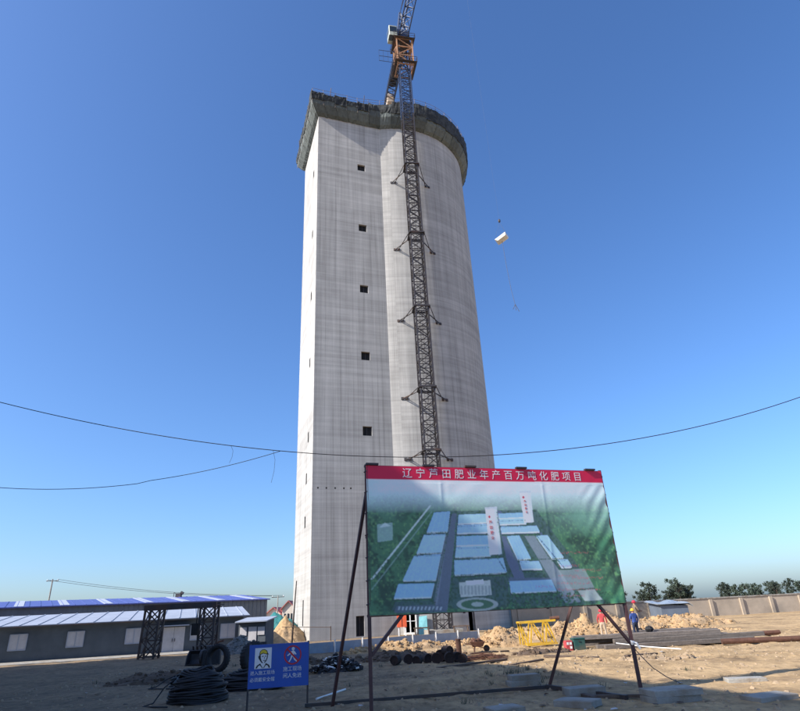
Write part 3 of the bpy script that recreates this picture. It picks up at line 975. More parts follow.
# towers
for tw in ([(358, 150), (392, 148), (405, 282), (370, 285)], [(457, 105), (488, 104), (497, 193), (470, 195)]):
    poly(tw, 'e6e8ea')
    (x1, y1), (x2, y2), (x3, y3), (x4, y4) = tw
    poly([(x1 + .72 * (x2 - x1), y1), (x2, y2), (x3, y3), (x4 + .72 * (x3 - x4), y4)], 'c3ccd2')
    poly([(x1 - 1, y1), (x2 + 1, y2), (x2 + 1.5, y2 + 6), (x1 - .5, y1 + 6)], 'b8bfc4')
    cx_, cy_ = x1 + .36 * (x2 - x1), y1 + .2 * (y4 - y1)
    poly([(cx_ - 4, cy_), (cx_, cy_ - 5), (cx_ + 4, cy_), (cx_, cy_ + 5)], 'b03040')
for r_ in roofs:
    (x1, y1), (x2, y2), (x3, y3), (x4, y4) = r_
    for (a, b) in (((x4 - 2, y4 + 9), (x3 + 2, y3 + 9)), ((x1 - 4, y1 - 3), (x4 - 6, y4 + 3))):
        n = max(3, int(math.dist(a, b) / 4))
        for k in range(n + 1):
            t = k / n; x, y = a[0] + (b[0] - a[0]) * t, a[1] + (b[1] - a[1]) * t
            rr_ = random.uniform(1.2, 2.3); poly([(x - rr_, y), (x, y - rr_), (x + rr_, y), (x, y + rr_ * .7)], random.choice(('2a5a38', '3c7048', '52864f')), .9)
# office block, forecourt with round garden
poly([(280, 362), (370, 356), (374, 398), (284, 404)], 'b7bdb6')
for k in range(9): poly([(284 + k * 10, 372), (290 + k * 10, 371), (291 + k * 10, 396), (285 + k * 10, 397)], '7f8b8b', .6)
poly([(300, 358), (350, 354), (352, 366), (302, 370)], 'dfe2dd')
ring = [(332 + 60 * math.cos(t), 424 + 19 * math.sin(t)) for t in np.linspace(0, 2 * math.pi, 30)]
poly(ring, 'c9cec9', .55); poly([(332 + (x - 332) * .78, 424 + (y - 424) * .72) for x, y in ring], '42664a'); poly([(332 + (x - 332) * .3, 424 + (y - 424) * .35) for x, y in ring], 'd5dad6', .5)
# avenue trees and hedges
for a, b in (((262, 166), (205, 444)), ((281, 166), (248, 440)), ((388, 288), (425, 350)), ((268, 342), (418, 337)), ((180, 221), (250, 219)), ((155, 281), (232, 278)), ((110, 360), (212, 357)), ((270, 293), (408, 290)), ((95, 410), (200, 407)), ((500, 226), (600, 345)), ((452, 300), (580, 297)), ((436, 396), (560, 391))):
    n = int(math.dist(a, b) / 5)
    for k in range(n + 1):
        t = k / max(1, n); x, y = a[0] + (b[0] - a[0]) * t, a[1] + (b[1] - a[1]) * t
        r_ = random.uniform(1.8, 3.2)
        poly([(x - r_, y), (x, y - r_), (x + r_, y), (x, y + r_ * .7)], random.choice(('1f3d2a', '2c5236', '3d6a42')), .9)
for k in range(420):
    x, y = random.uniform(425, 720), random.uniform(392, 440)
    r_ = random.uniform(2, 4.5); poly([(x - r_, y), (x, y - r_), (x + r_, y), (x, y + r_ * .7)], random.choice(('1b3a26', '285234', '3f7548')), .8)
for k in range(160):
    x, y = random.uniform(25, 190), random.uniform(250, 440)
    if x > 190 - (y - 200) * .5: continue
    r_ = random.uniform(2, 4.5); poly([(x - r_, y), (x, y - r_), (x + r_, y), (x, y + r_ * .7)], random.choice(('1b3a26', '24472f', '3a6641')), .7)
# open yard and the faint small red print on the right
poly([(565, 330), (640, 326), (668, 380), (590, 386)], '9aa6a6', .6); poly([(620, 388), (668, 385), (690, 415), (640, 418)], 'bcc4c2', .6)
for k, (x, y, L) in enumerate(((568, 280, 88), (566, 316, 62), (612, 330, 80), (566, 346, 70), (604, 352, 92), (560, 366, 105), (560, 384, 130), (575, 402, 70), (500, 375, 50))):
    for j in range(int(L / 6)):
        xx = x + j * 6 + random.uniform(-.5, .5)
        for _ in range(3):
            dx, dy = random.uniform(0, 3.5), random.uniform(-3, 3)
            poly([(xx + dx, y + dy), (xx + dx + random.uniform(1, 3.4), y + dy), (xx + dx + 1.6, y + dy + random.uniform(.9, 2.8)), (xx + dx, y + dy + 1)], 'b8525c', .8)
blend(np.full(uu.shape, .03), c3('c9dde0'))
# soft photographic grain, header band
img *= (.93 + .14 * N(120, 19))[..., None]
blend((vv_ < .102 - .004 * uu).astype(float), c3('b5203f'))
blend((np.abs(vv_ - .103 + .004 * uu) < .003).astype(float), c3('c9c2c4'))
# a light separable blur keeps the shapes from looking vector-cut
for ax_ in (0, 1):
    img = (np.roll(img, 1, ax_) + 2 * img + np.roll(img, -1, ax_)) / 4
img = np.clip((img * 1.06 - img.mean(2, keepdims=True) * .06) * 1.42, 0, .85)
# creases: fold lines, sag between the clips, drags from the right-hand corners
rel = .004 * np.exp(-((uu - .285) / .006) ** 2) - .004 * np.exp(-((uu - .3) / .012) ** 2) + .004 * np.exp(-((uu - .715) / .006) ** 2) - .004 * np.exp(-((uu - .73) / .014) ** 2)
rel += .012 * (vnoise(uu * 5, vv_ * 2.5, 21) - .5) + .006 * (vnoise(uu * 16 + vv_ * 9, vv_ * 5, 22) - .5)
e = np.clip((uu - .86) / .14, 0, 1)
rel += e * .009 * np.sin((uu * 1.9 + vv_ * .8) * 55 + 3 * vnoise(uu * 8, vv_ * 8, 23)) * np.clip(vv_ * 4, .1, 1)
e2 = np.clip((vv_ - .9) / .1, 0, 1); rel += e2 * .012 * np.sin(uu * 120 + 2 * vnoise(uu * 20, vv_ * 3, 24))
hd = vv_ < .12
rel[hd] = np.clip(rel[hd] * .4, -.01, .006)
px = P0.x + BD.x * (uu * (BW + .02) - .01) + BN.x * rel; py = P0.y + BD.y * (uu * (BW + .02) - .01) + BN.y * rel
pz = BZ1 - vv_ * BH - .02 * np.sin(uu * 3.1) * (vv_ ** 4)
me = bpy.data.meshes.new('printed_sheet')
ii = np.arange(NU * NV).reshape(NV, NU)
ff = np.stack([ii[:-1, :-1].ravel(), ii[1:, :-1].ravel(), ii[1:, 1:].ravel(), ii[:-1, 1:].ravel()], 1)
me.from_pydata(np.stack([px.ravel() - P0.x, py.ravel() - P0.y, pz.ravel()], 1).tolist(), [], ff.tolist())
me.polygons.foreach_set('use_smooth', [True] * len(ff))
at_ = me.color_attributes.new('print', 'FLOAT_COLOR', 'POINT')
at_.data.foreach_set('color', np.concatenate([img.reshape(-1, 3), np.ones((NU * NV, 1))], 1).ravel())
mp_ = bpy.data.materials.new('printed_vinyl'); mp_.use_nodes = True
n_, l_ = mp_.node_tree.nodes, mp_.node_tree.links
av = n_.new('ShaderNodeVertexColor'); av.layer_name = 'print'
b_ = n_['Principled BSDF']; b_.inputs['Roughness'].default_value = .5
l_.new(av.outputs[0], b_.inputs['Base Color'])
me.materials.append(mp_)
o_ = bpy.data.objects.new('printed_sheet', me); col.objects.link(o_); o_.parent = bb
q = MB()
q.add([BP(0, BZ0, -.03), BP(BW, BZ0, -.03), BP(BW, BZ1, -.03), BP(0, BZ1, -.03), BP(0, BZ0, -.045), BP(BW, BZ0, -.045), BP(BW, BZ1, -.045), BP(0, BZ1, -.045)], [(0, 1, 2, 3), (7, 6, 5, 4), (0, 4, 5, 1), (1, 5, 6, 2), (2, 6, 7, 3), (3, 7, 4, 0)])
q.build('backing_sheet', 'palegrey', bb)

def lettering(text, size, m_, parent, origin, right, upv, name='lettering', align='LEFT', spacing=1., bold=.0, extrude=.002):
    cu_ = bpy.data.curves.new(name, 'FONT')
    cu_.body = text; cu_.size = size; cu_.align_x = align; cu_.space_character = spacing
    cu_.extrude = extrude; cu_.offset = bold; cu_.resolution_u = 2
    t = bpy.data.objects.new(name, cu_); col.objects.link(t)
    dg = bpy.context.evaluated_depsgraph_get()
    mm = bpy.data.meshes.new_from_object(t.evaluated_get(dg))
    bpy.data.objects.remove(t)
    mm.materials.clear(); mm.materials.append(M[m_])
    ob = bpy.data.objects.new(name, mm); col.objects.link(ob)
    r3, u3 = Vector(right).normalized(), Vector(upv).normalized()
    n3 = r3.cross(u3)
    mt = Matrix((r3, u3, n3)).transposed().to_4x4()
    mt.translation = Vector(origin) - parent_org(parent)
    mm.transform(mt)
    ob.parent = parent
    return ob
bd3 = Vector((BD.x, BD.y, 0)); z3 = Vector((0, 0, 1))
def relmax(u, v):
    i, j = int(v * (NV - 1)), int(u * (NU - 1))
    return float(rel[max(0, i - 12):i + 13, max(0, j - 14):j + 15].max())
for k in range(7):                               # ties lacing the sheet to the posts
    for u in (-.005, BW + .005):
        z = BZ1 - .15 - k * .54
        q = MB(); q.tube([BP(u, z, .03), BP(u + (.06 if u > 1 else -.06), z - .02, -.05), BP(u, z - .05, -.1)], .012, 5); q.build('tie', 'rope', bb)
title = '辽宁芦田肥业年产百万吨化肥项目'
us = [.155 + (.885 - .155) * (i / 14) for i in range(15)]
for ch, u in zip(title, us):
    lettering(ch, .285, 'white', bb, BP(u * BW, BZ1 - .285, relmax(u, .07) + .003), bd3, z3, 'character', 'CENTER', extrude=.0008)
for (xa, ya_), (xb, yb), sz in (((373, 192), (379, 236), .1), ((472, 134), (477, 164), .07)):
    for k, ch in enumerate('芦田肥业'):
        (u_, v_), = T([(xa + (xb - xa) * k / 3, ya_ + (yb - ya_) * k / 3)])
        lettering(ch, sz, 'red', bb, BP(u_ * BW, BZ1 - v_ * BH - sz * .4, relmax(u_, v_) + .003), bd3, z3, 'small_character', 'CENTER', extrude=.0008)

# ------------------------------------------------------------------ blue safety sign
S0, S1 = Vector((-4.47, 17.25)), Vector((-2.92, 17.6))
SD = (S1 - S0).normalized(); SN = Vector((SD.y, -SD.x)); SW = (S1 - S0).length
SZ0, SZ1 = .49, 1.53
sg = empty('safety_sign', (S0.x, S0.y, 0), 'blue site safety sign with helmet and no-entry pictograms on two thin posts', 'sign')
def SP(u, z, k=0):
    p = S0 + SD * u + SN * k
    return Vector((p.x, p.y, z))
q = MB(); q.add([SP(u, z, k) for k in (0, -.03) for u, z in ((0, SZ0), (SW, SZ0), (SW, SZ1), (0, SZ1))], [(0, 1, 2, 3), (7, 6, 5, 4), (0, 4, 5, 1), (1, 5, 6, 2), (2, 6, 7, 3), (3, 7, 4, 0)])
q.build('panel', 'signblue', sg)
for u in (.012, SW - .012):
    q = MB(); p = SP(u, 0, -.055); q.bar((p.x, p.y, -.2), (p.x, p.y, SZ1 + .03), .045); q.build('post', 'steel_dark', sg)
sd3 = Vector((SD.x, SD.y, 0))
def flat(pts, m_, k, name, parent=sg):
    q = MB(); n = len(pts)
    q.add([SP(u, z, k) for u, z in pts] + [SP(u, z, k - .003) for u, z in pts], [tuple(range(n)), tuple(reversed(range(n, 2 * n)))] + [(i, n + i, n + (i + 1) % n, (i + 1) % n) for i in range(n)])
    return q.build(name, m_, parent)
# helmeted worker drawing: x0..x1, z0..z1
x0, zc0, wd, hg = .15, .95, .44, .5
def L(pts): return [(x0 + wd * a, zc0 + hg * (1 - b)) for a, b in pts][::-1]
pic = flat(L([(0, 0), (1, 0), (1, 1), (0, 1)]), 'white', .006, 'picture')
flat(L([(.26, .3), (.3, .16), (.42, .08), (.58, .07), (.72, .14), (.78, .27), (.84, .33), (.74, .34), (.5, .27), (.3, .34)]), 'black', .010, 'helmet_outline', pic)
flat(L([(.3, .28), (.34, .17), (.44, .105), (.57, .1), (.68, .16), (.74, .27), (.66, .29), (.5, .235), (.34, .29)]), 'yellow', .014, 'helmet_print', pic)
flat(L([(.28, .34), (.34, .32), (.36, .5), (.42, .64), (.5, .72), (.44, .74), (.34, .64), (.24, .52), (.2, .42)]), 'black', .010, 'face_line', pic)
flat(L([(.74, .34), (.79, .36), (.76, .52), (.7, .64), (.6, .73), (.56, .7), (.68, .58), (.72, .46)]), 'black', .010, 'face_line', pic)
flat(L([(.42, .4), (.52, .385), (.52, .43), (.43, .435)]), 'black', .010, 'eye', pic)
flat(L([(.6, .385), (.69, .39), (.69, .43), (.61, .43)]), 'black', .010, 'eye', pic)
flat(L([(.56, .44), (.585, .44), (.6, .53), (.54, .545), (.54, .53), (.575, .52)]), 'black', .010, 'nose', pic)
flat(L([(.5, .6), (.64, .59), (.64, .62), (.5, .63)]), 'black', .010, 'mouth', pic)
flat(L([(.06, .97), (.14, .84), (.34, .74), (.38, .8), (.22, .87), (.16, .97)]), 'black', .010, 'shoulder', pic)
flat(L([(.94, .97), (.88, .84), (.68, .74), (.63, .8), (.8, .87), (.85, .97)]), 'black', .010, 'shoulder', pic)
flat(L([(.36, .78), (.5, .96), (.47, .98), (.32, .82)]), 'black', .010, 'collar', pic)
flat(L([(.66, .78), (.53, .96), (.56, .98), (.7, .82)]), 'black', .010, 'collar', pic)
# no-pedestrians symbol
cx_, cz_, ro, ri = 1.155, 1.235, .235, .2
sym = MB(); n = 40
for k in range(n):
    a, b = 2 * math.pi * k / n, 2 * math.pi * (k + 1) / n
    sym.add([SP(cx_ + r_ * math.cos(t), cz_ + r_ * math.sin(t), .007) for r_, t in ((ri, a), (ro, a), (ro, b), (ri, b))], [(0, 1, 2, 3)])
sb = sym.build('prohibition_ring', 'red', sg)
flat([(cx_ - .16, cz_ + .13), (cx_ - .13, cz_ + .16), (cx_ + .16, cz_ - .13), (cx_ + .13, cz_ - .16)][::-1], 'red', .012, 'slash', sg)
def W_(pts): return [(cx_ + a * .2, cz_ + b * .2) for a, b in pts]
wk = flat([(cx_ + .01 + .042 * math.cos(t), cz_ + .15 + .042 * math.sin(t)) for t in np.linspace(0, 2 * math.pi, 13)[:-1]], 'white', .009, 'walker_head')
flat(W_([(-.2, -.1), (.1, -.2), (.3, .4), (.1, .55), (-.1, .5)]), 'white', .009, 'walker_body')
flat(W_([(-.05, .5), (-.2, .45), (-.6, .1), (-.75, -.02), (-.68, -.12), (-.3, .1)]), 'white', .0095, 'walker_arm')
flat(W_([(.28, .4), (.5, .1), (.42, .0), (.15, .25)]), 'white', .0095, 'walker_arm')
flat(W_([(-.2, -.1), (.0, -.15), (-.2, -.55), (-.42, -.85), (-.55, -.78), (-.35, -.5)]), 'white', .0098, 'walker_leg')
flat(W_([(-.02, -.12), (.14, -.18), (.35, -.45), (.62, -.75), (.5, -.84), (.2, -.58)]), 'white', .0098, 'walker_leg')
for tx, u, z in (('进入施工现场', .37, .815), ('必须戴安全帽', .37, .655), ('施工现场', 1.155, .86), ('闲人免进', 1.155, .70)):
    lettering(tx, .125 if len(tx) < 5 else .108, 'white', sg, SP(u, z, .005), sd3, z3, 'lettering', 'CENTER')

# ------------------------------------------------------------------ tall shed standing left of the view (throws the long shade over the yard)
def prism_building(name, c4, h, m_, parent):
    q = MB()
    q.add([(x, y, -.3) for x, y in c4] + [(x, y, h) for x, y in c4], [(0, 1, 5, 4), (1, 2, 6, 5), (2, 3, 7, 6), (3, 0, 4, 7), (4, 5, 6, 7), (3, 2, 1, 0)])
    return q.build(name, m_, parent)
_d = Vector((.384, -.923)); _n = Vector((-.923, -.384))
_far = Vector((-34.6, 38.6)); _near = _far + _d * 52
wh = empty('storage_shed', (_far.x, _far.y, 0), 'tall grey metal storage shed bordering the yard, flat roof with parapet', 'shed')
prism_building('wall', [(_far.x, _far.y), (_near.x, _near.y), ((_near + _n * 26).x, (_near + _n * 26).y), ((_far + _n * 26).x, (_far + _n * 26).y)], 21.6, 'warehouse', wh)
q = MB()
for a, b in ((_far, _near), (_near, _near + _n * 26), (_near + _n * 26, _far + _n * 26), (_far + _n * 26, _far)): q.bar((a.x, a.y, 21.75), (b.x, b.y, 21.75), .35, .3)
q.build('parapet', 'palegrey', wh)
for k in range(5):
    p = _far + _d * (6 + k * 9)
    q = MB(); q.box((p.x + .03 * .923, p.y + .03 * .384, 2.4), (3.6, .12, 4.6), math.atan2(_d.y, _d.x)); q.build('roller_door', 'palegrey', wh)

# ------------------------------------------------------------------ blue-roofed factory shed, left background
fs = empty('factory_shed', (-27, 80, 0), 'long slate factory shed with blue sheet roof and pale skylight strips', 'shed', rz=R(32))
XR = -18.55; XL = -75.
YF, YM = 80., 92.
ze, zr = 4.62, 5.65
q = MB()
q.add([(XL, YF, -.2), (XR, YF, -.2), (XR, YF, ze), (XL, YF, ze), (XL, YM + 12, -.2), (XR, YM + 12, -.2), (XR, YM + 12, ze), (XL, YM + 12, ze), (XR, YM, zr - .1), (XL, YM, zr - .1)], [(0, 1, 2, 3), (1, 5, 6, 8, 2), (5, 4, 7, 6), (4, 0, 3, 9, 7)])
q.build('wall', 'cladding', fs)
for k in range(int((XR - XL) / .6)):
    pass
me_rib = MB().box((0, 0, 2.2), (.07, .06, 4.7)).mesh('cladding_rib', 'cladding')
for k in range(70):
    inst(me_rib, 'cladding_rib', fs, (XR - .3 - k * .55 + 27, YF - .031 - 80, 0))
q = MB()
ov = .35
q.add([(XL, YF - ov, ze - .02), (XR + .3, YF - ov, ze - .02), (XR + .3, YM, zr), (XL, YM, zr), (XR + .3, YM + 12 + ov, ze - .02), (XL, YM + 12 + ov, ze - .02),
       (XL, YF - ov, ze + .1), (XR + .3, YF - ov, ze + .1), (XR + .3, YM, zr + .12), (XL, YM, zr + .12), (XR + .3, YM + 12 + ov, ze + .1), (XL, YM + 12 + ov, ze + .1)],
      [(0, 3, 2, 1), (3, 5, 4, 2), (6, 7, 8, 9), (9, 8, 10, 11), (0, 1, 7, 6), (1, 2, 8, 7), (2, 4, 10, 8), (3, 0, 6, 9), (5, 3, 9, 11), (4, 5, 11, 10)])
rf = q.build('roof', 'roofblue', fs)
sl = math.atan2(zr - ze, YM - YF)
for x in (-20.05, -24.7, -29.2, -33.6, -38.2, -42.8, -47.4, -52, -56.6):
    q = MB(); q.box((x, (YF + YM) / 2 - .15, (ze + zr) / 2 + .13), (.95, 11.6, .05), 0, rx=sl); q.build('skylight', 'skylight', rf)
for x in np.arange(XL + 1, XR, 1.15):
    q = MB(); q.box((x, (YF + YM) / 2 - .15, (ze + zr) / 2 + .13), (.06, 11.9, .06), 0, rx=sl); q.build('roof_seam', 'roofblue', rf)
vt = empty('roof_cowl', (-33.9, 89.2, 5.5), 'dark cowl machine on the blue shed roof', 'cowl')
q = MB(); q.box((-33.9, 89.2, 5.95), (.75, .6, .55)); q.box((-33.45, 89.2, 6.25), (.4, .4, .35), ry=.5); q.build('housing', 'steel_dark', vt)
q = MB(); q.tube([(-34.2, 89.2, 6.1), (-34.6, 89.2, 6.4), (-34.65, 89.2, 5.6)], .05, 6); q.build('pipe', 'steel_dark', vt)
# low annex in front
an = empty('annex_building', (-22, 52.4, 0), 'low grey plastered annex with pale sheet roof, shuttered windows and double door', 'building', rz=R(20))
q = MB()
YA = 52.4
q.add([(-45, YA, -.2), (-14.5, YA, -.2), (-14.5, YA, 2.5), (-45, YA, 2.5), (-45, YA + 8, -.2), (-14.5, YA + 8, -.2), (-14.5, YA + 8, 3.3), (-45, YA + 8, 3.3)], [(0, 1, 2, 3), (1, 5, 6, 2), (5, 4, 7, 6), (4, 0, 3, 7), (3, 2, 6, 7)])
q.build('wall', 'plaster', an)
q = MB(); q.box((-29.7, YA + 3.8, 2.98), (31.4, 8.9, .12), 0, rx=math.atan2(.8, 8)); ar = q.build('roof', 'annexroof', an)
for k in range(24):
    q = MB(); q.box((-14.6 - k * 1.3, YA + 3.8, 3.06), (.07, 8.85, .06), 0, rx=math.atan2(.8, 8)); q.build('roof_seam', 'annexroof', ar)
q = MB(); q.bar((-45, YA - .62, 2.5), (-14, YA - .62, 2.5), .1, .08); q.build('gutter', 'steel_dark', an)
for x, wd in ((-23.2, 1.25), (-18.25, 1.1), (-15.75, 1.2), (-27.5, 1.2), (-31.5, 1.2)):
    q = MB(); q.box((x, YA - .03, 1.42), (wd, .06, 1.08)); wn = q.build('window', 'palegrey', an)
    q = MB()
    for dx in (-wd / 2, 0, wd / 2): q.bar((x + dx, YA - .075, .86), (x + dx, YA - .075, 1.98), .05)
    for z in (.86, 1.98): q.bar((x - wd / 2, YA - .078, z), (x + wd / 2, YA - .078, z), .06)
    q.build('frame', 'annexroof', wn)
for sx in (-1, 1):
    q = MB(); q.box((-20.1 + sx * .43, YA - .03, .98), (.84, .06, 1.9)); dr = q.build('door', 'palegrey', an)
    q = MB(); q.box((-20.1 + sx * .1, YA - .09, .95), (.04, .06, .25)); q.build('handle', 'steel_dark', dr)
q = MB(); q.box((-20.1, YA - .3, 2.05), (2.3, .6, .07)); q.build('canopy', 'annexroof', an)
# small lean-to
ln_ = empty('lean_to_hut', (-12.6, 51, 0), 'small dark hut with a white door, window and pale roof beside the annex', 'hut')
q = MB(); q.add([(-14.2, 51, -.2), (-12.0, 51, -.2), (-12.0, 51, 2.0), (-14.2, 51, 2.0), (-14.2, 54, -.2), (-12.0, 54, -.2), (-12.0, 54, 2.25), (-14.2, 54, 2.25)], [(0, 1, 2, 3), (1, 5, 6, 2), (5, 4, 7, 6), (4, 0, 3, 7), (3, 2, 6, 7)]); q.build('wall', 'plaster', ln_)
q = MB(); q.box((-13.1, 52.4, 2.2), (2.6, 3.8, .08), 0, rx=.08); q.build('roof', 'annexroof', ln_)
q = MB(); q.box((-13.05, 50.97, .85), (.65, .06, 1.65)); q.build('door', 'palegrey', ln_)
for x in (-13.8, -12.35):
    q = MB(); q.box((x, 50.97, 1.35), (.55, .06, .6)); q.build('window', 'palegrey', ln_)

# pale concrete apron in front of the annex
q = MB(); q.add([(x, y, z) for z in (.06, -.2) for x, y in ((-42, 40.6), (-16.2, 50), (-15.6, 54.6), (-42, 45.0))], [(0, 1, 2, 3), (0, 4, 5, 1), (1, 5, 6, 2), (3, 7, 4, 0)])
tag(q.build('concrete_apron', 'slab'), 'pale concrete apron in front of the annex', 'pavement', kind='structure')

# ------------------------------------------------------------------ steel gantry
ga = empty('steel_gantry', (-16.7, 44.8, 0), 'dark steel lattice gantry frame on four-legged towers with crossbeam', 'gantry')
q = MB()
for tx0, tx1 in ((-19.15, -18.1), (-15.2, -14.15)):
    q = MB()
    for x in (tx0, tx1):
        for y in (44.4, 45.3): q.bar((x - (.12 if x < -17 else -.0), y, -.1), (x, y, 3.25), .13)
    for y in (44.4, 45.3):
        for k in range(3):
            z = .15 + k * 1.02
            q.bar((tx0, y, z), (tx1, y, z + 1), .07); q.bar((tx1, y, z), (tx0, y, z + 1), .07); q.bar((tx0, y, z), (tx1, y, z), .08)
    for x in (tx0, tx1):
        for k in range(3): q.bar((x, 44.4, .15 + k * 1.02), (x, 45.3, 1.15 + k * 1.02), .07)
    q.build('lattice_tower', 'steel_dark', ga)
for y in (44.4, 45.3):
    q = MB(); q.bar((-19.25, y, 3.3), (-14.05, y, 3.3), .2, .36); q.build('crossbeam', 'steel_dark', ga)
q = MB()
for x in np.arange(-19, -14, .8): q.bar((x, 44.4, 3.3), (x + .4, 45.3, 3.3), .07)
q.build('beam_lacing', 'steel_dark', ga)
q = MB(); q.box((-15.35, 44.2, 1.75), (.45, .5, .75)); q.bar((-15.35, 44.25, 2.1), (-15.35, 44.4, 3.2), .06); q.build('hoist_box', 'dark', ga)

# ------------------------------------------------------------------ heaps
def heap(name, c, rx, ry, h, m_, label, cat, seed, rough=.25, rz=0, n=None, sharp=1.3, fine=5., stones=0):
    ca, sa = math.cos(rz), math.sin(rz)
    nx_, ny_ = max(40, int(rx * 26)), max(40, int(ry * 26))
    nx_, ny_ = min(nx_, 260), min(ny_, 120)
    aa, bb_ = np.meshgrid(np.linspace(-1.15, 1.15, nx_), np.linspace(-1.15, 1.15, ny_))
    d = np.hypot(aa, bb_) * (1 + .35 * (vnoise(aa * 2 + 9, bb_ * 2 + 9, seed) - .5) + .12 * (vnoise(aa * 7 + 9, bb_ * 7 + 9, seed + 5) - .5))
    x, y = aa * rx, bb_ * ry
    X, Y = c[0] + x * ca - y * sa, c[1] + x * sa + y * ca
    k = np.clip(1 - d, 0, 1) ** (1 / sharp)
    z = h * k * (1 + rough * (vnoise(X * 1.1, Y * 1.1, seed + 1) - .5) * 1.6)
    z = z + np.clip(k * 3, 0, 1) * rough * h * (.55 * (vnoise(X * fine, Y * fine, seed + 2) - .5) + .3 * (vnoise(X * fine * 2.3, Y * fine * 2.3, seed + 3) - .5))
    Z = ground_z(X, Y) + z - np.where(d >= .97, .06, 0)
    me = bpy.data.meshes.new(name)
    V = np.stack([X.ravel() - c[0], Y.ravel() - c[1], Z.ravel()], 1)
    ii = np.arange(nx_ * ny_).reshape(ny_, nx_)
    F = np.stack([ii[:-1, :-1].ravel(), ii[:-1, 1:].ravel(), ii[1:, 1:].ravel(), ii[1:, :-1].ravel()], 1)
    me.from_pydata(V.tolist(), [], F.tolist()); me.materials.append(M[m_])
    me.polygons.foreach_set('use_smooth', [True] * len(F))
    o = bpy.data.objects.new(name, me); col.objects.link(o); o.location = (c[0], c[1], 0)
    tag(o, label, cat)
    if stones:                                    # loose lumps lying on the heap, joined as one uncountable part
        r_ = random.Random(seed); q = MB(); cand = np.argwhere((k > .04))
        for _ in range(stones):
            j, i = cand[r_.randrange(len(cand))]
            s_ = .03 + .11 * r_.random() ** 2.5
            q.blob((V[j * nx_ + i][0], V[j * nx_ + i][1], V[j * nx_ + i][2] + s_ * .3), (s_ * r_.uniform(.8, 1.4), s_, s_ * r_.uniform(.5, .9)), 5, .25, 0, r_)
        st_ = q.build('loose_lumps', m_, o, org=(0, 0, 0)); st_['kind'] = 'stuff'
    return o
heap('sand_heap', (5.2, 40.2), 1.75, 1.5, 1.0, 'sand', 'pointed ochre sand heap beside the low blue-grey barrier', 'sand heap', 31, .35, fine=3.5, stones=220)
heap('rubble_ridge', (13.5, 47.5), 8.6, 2.2, .95, 'sand', 'long ridge of ochre rubble in front of the beige boundary wall', 'rubble', 41, .75, R(7), 90, 1.8, 2.6, stones=1500)
heap('rubble_ridge', (-.2, 41.0), 4.6, 1.3, .42, 'sand', 'low bank of ochre rubble before the blue-grey barrier', 'rubble', 45, .9, R(24), 70, 1.8, 2.6, stones=700)
heap('rubble_ridge', (22.5, 55), 5.5, 1.8, .8, 'sand', 'short ochre rubble bank by the far end of the boundary wall', 'rubble', 47, .7, R(2), 60, 1.8, 2.6, stones=500)
heap('soil_bank', (-1.2, 33.2), 3.4, .9, .3, 'darksoil', 'low bank of dark soil behind the rusty rolls', 'soil bank', 71, .9, R(6), None, 1.8, 2.4, stones=260)
heap('soil_bank', (-6.6, 33.5), 2.4, 1.0, .42, 'darksoil', 'dark lumpy soil bank left of the black scrap pile', 'soil bank', 73, .9, R(-10), None, 1.8, 2.4, stones=200)
heap('soil_bank', (6.3, 31.6), 1.7, .6, .16, 'darksoil', 'thin streak of dark soil beside the brown planks', 'soil bank', 75, .9, R(20), None, 1.8, 2.4, stones=90)
heap('soil_bank', (-10.5, 27.2), 2.6, 1.2, .3, 'darksoil', 'dark trampled soil bank in front of the upright tyre', 'soil bank', 77, .9, R(12), None, 1.8, 2.4, stones=200)
heap('soil_bank', (9.6, 25.4), 1.5, .5, .12, 'clod', 'small ridge of pale soil on the sunlit ground right of the strut', 'soil bank', 79, .9, R(-15), None, 1.8, 2.4, stones=110)
heap('sand_heap', (-13.3, 65.6), 2.3, 2.6, 2.3, 'sand', 'sunlit sand heap leaning against the tower beside the teal tarpaulin', 'sand heap', 51, .2, sharp=1.0)
heap('gravel_heap', (-12.6, 46.2), 1.9, 1.4, 1.05, 'gravel', 'grey gravel heap in front of the small dark hut', 'gravel heap', 55, .45, fine=4, stones=300)
heap('covered_mound', (-15.6, 70.5), 3.1, 2.6, 2.9, 'tarp', 'mound covered with a teal tarpaulin behind the small hut', 'mound', 61, .12, sharp=1.8)

# ------------------------------------------------------------------ far houses, poles, wires
def house(x, y, w_, d_, h, rh, label, rz=0):
    r = empty('house', (x, y, 0), label, 'house')
    q = MB()
    hw = w_ / 2
    q.add([(x - hw, y, -.2), (x + hw, y, -.2), (x + hw, y, h), (x, y, h + rh - .06), (x - hw, y, h), (x - hw, y + d_, -.2), (x + hw, y + d_, -.2), (x + hw, y + d_, h), (x, y + d_, h + rh - .06), (x - hw, y + d_, h)], [(0, 1, 2, 3, 4), (6, 5, 9, 8, 7), (1, 6, 7, 2), (5, 0, 4, 9)])
    q.build('wall', 'housewall', r)
    q = MB(); o = .35; e_ = -o * rh / hw
    P_ = [(x - hw - o, y - o, h + e_), (x, y - o, h + rh), (x + hw + o, y - o, h + e_), (x - hw - o, y + d_ + o, h + e_), (x, y + d_ + o, h + rh), (x + hw + o, y + d_ + o, h + e_)]
    q.add(P_ + [(a, b, c + .15) for a, b, c in P_], [(0, 3, 4, 1), (1, 4, 5, 2), (6, 7, 10, 9), (7, 8, 11, 10), (0, 1, 7, 6), (1, 2, 8, 7), (3, 9, 10, 4), (4, 10, 11, 5), (0, 6, 9, 3), (2, 5, 11, 8)])
    q.build('roof', 'houseroof', r)
    for dx in np.linspace(-hw * .55, hw * .55, 3):
        q = MB(); q.box((x + dx, y - .03, h * .62), (w_ * .13, .08, h * .28)); q.build('window', 'glass', r)
    return r
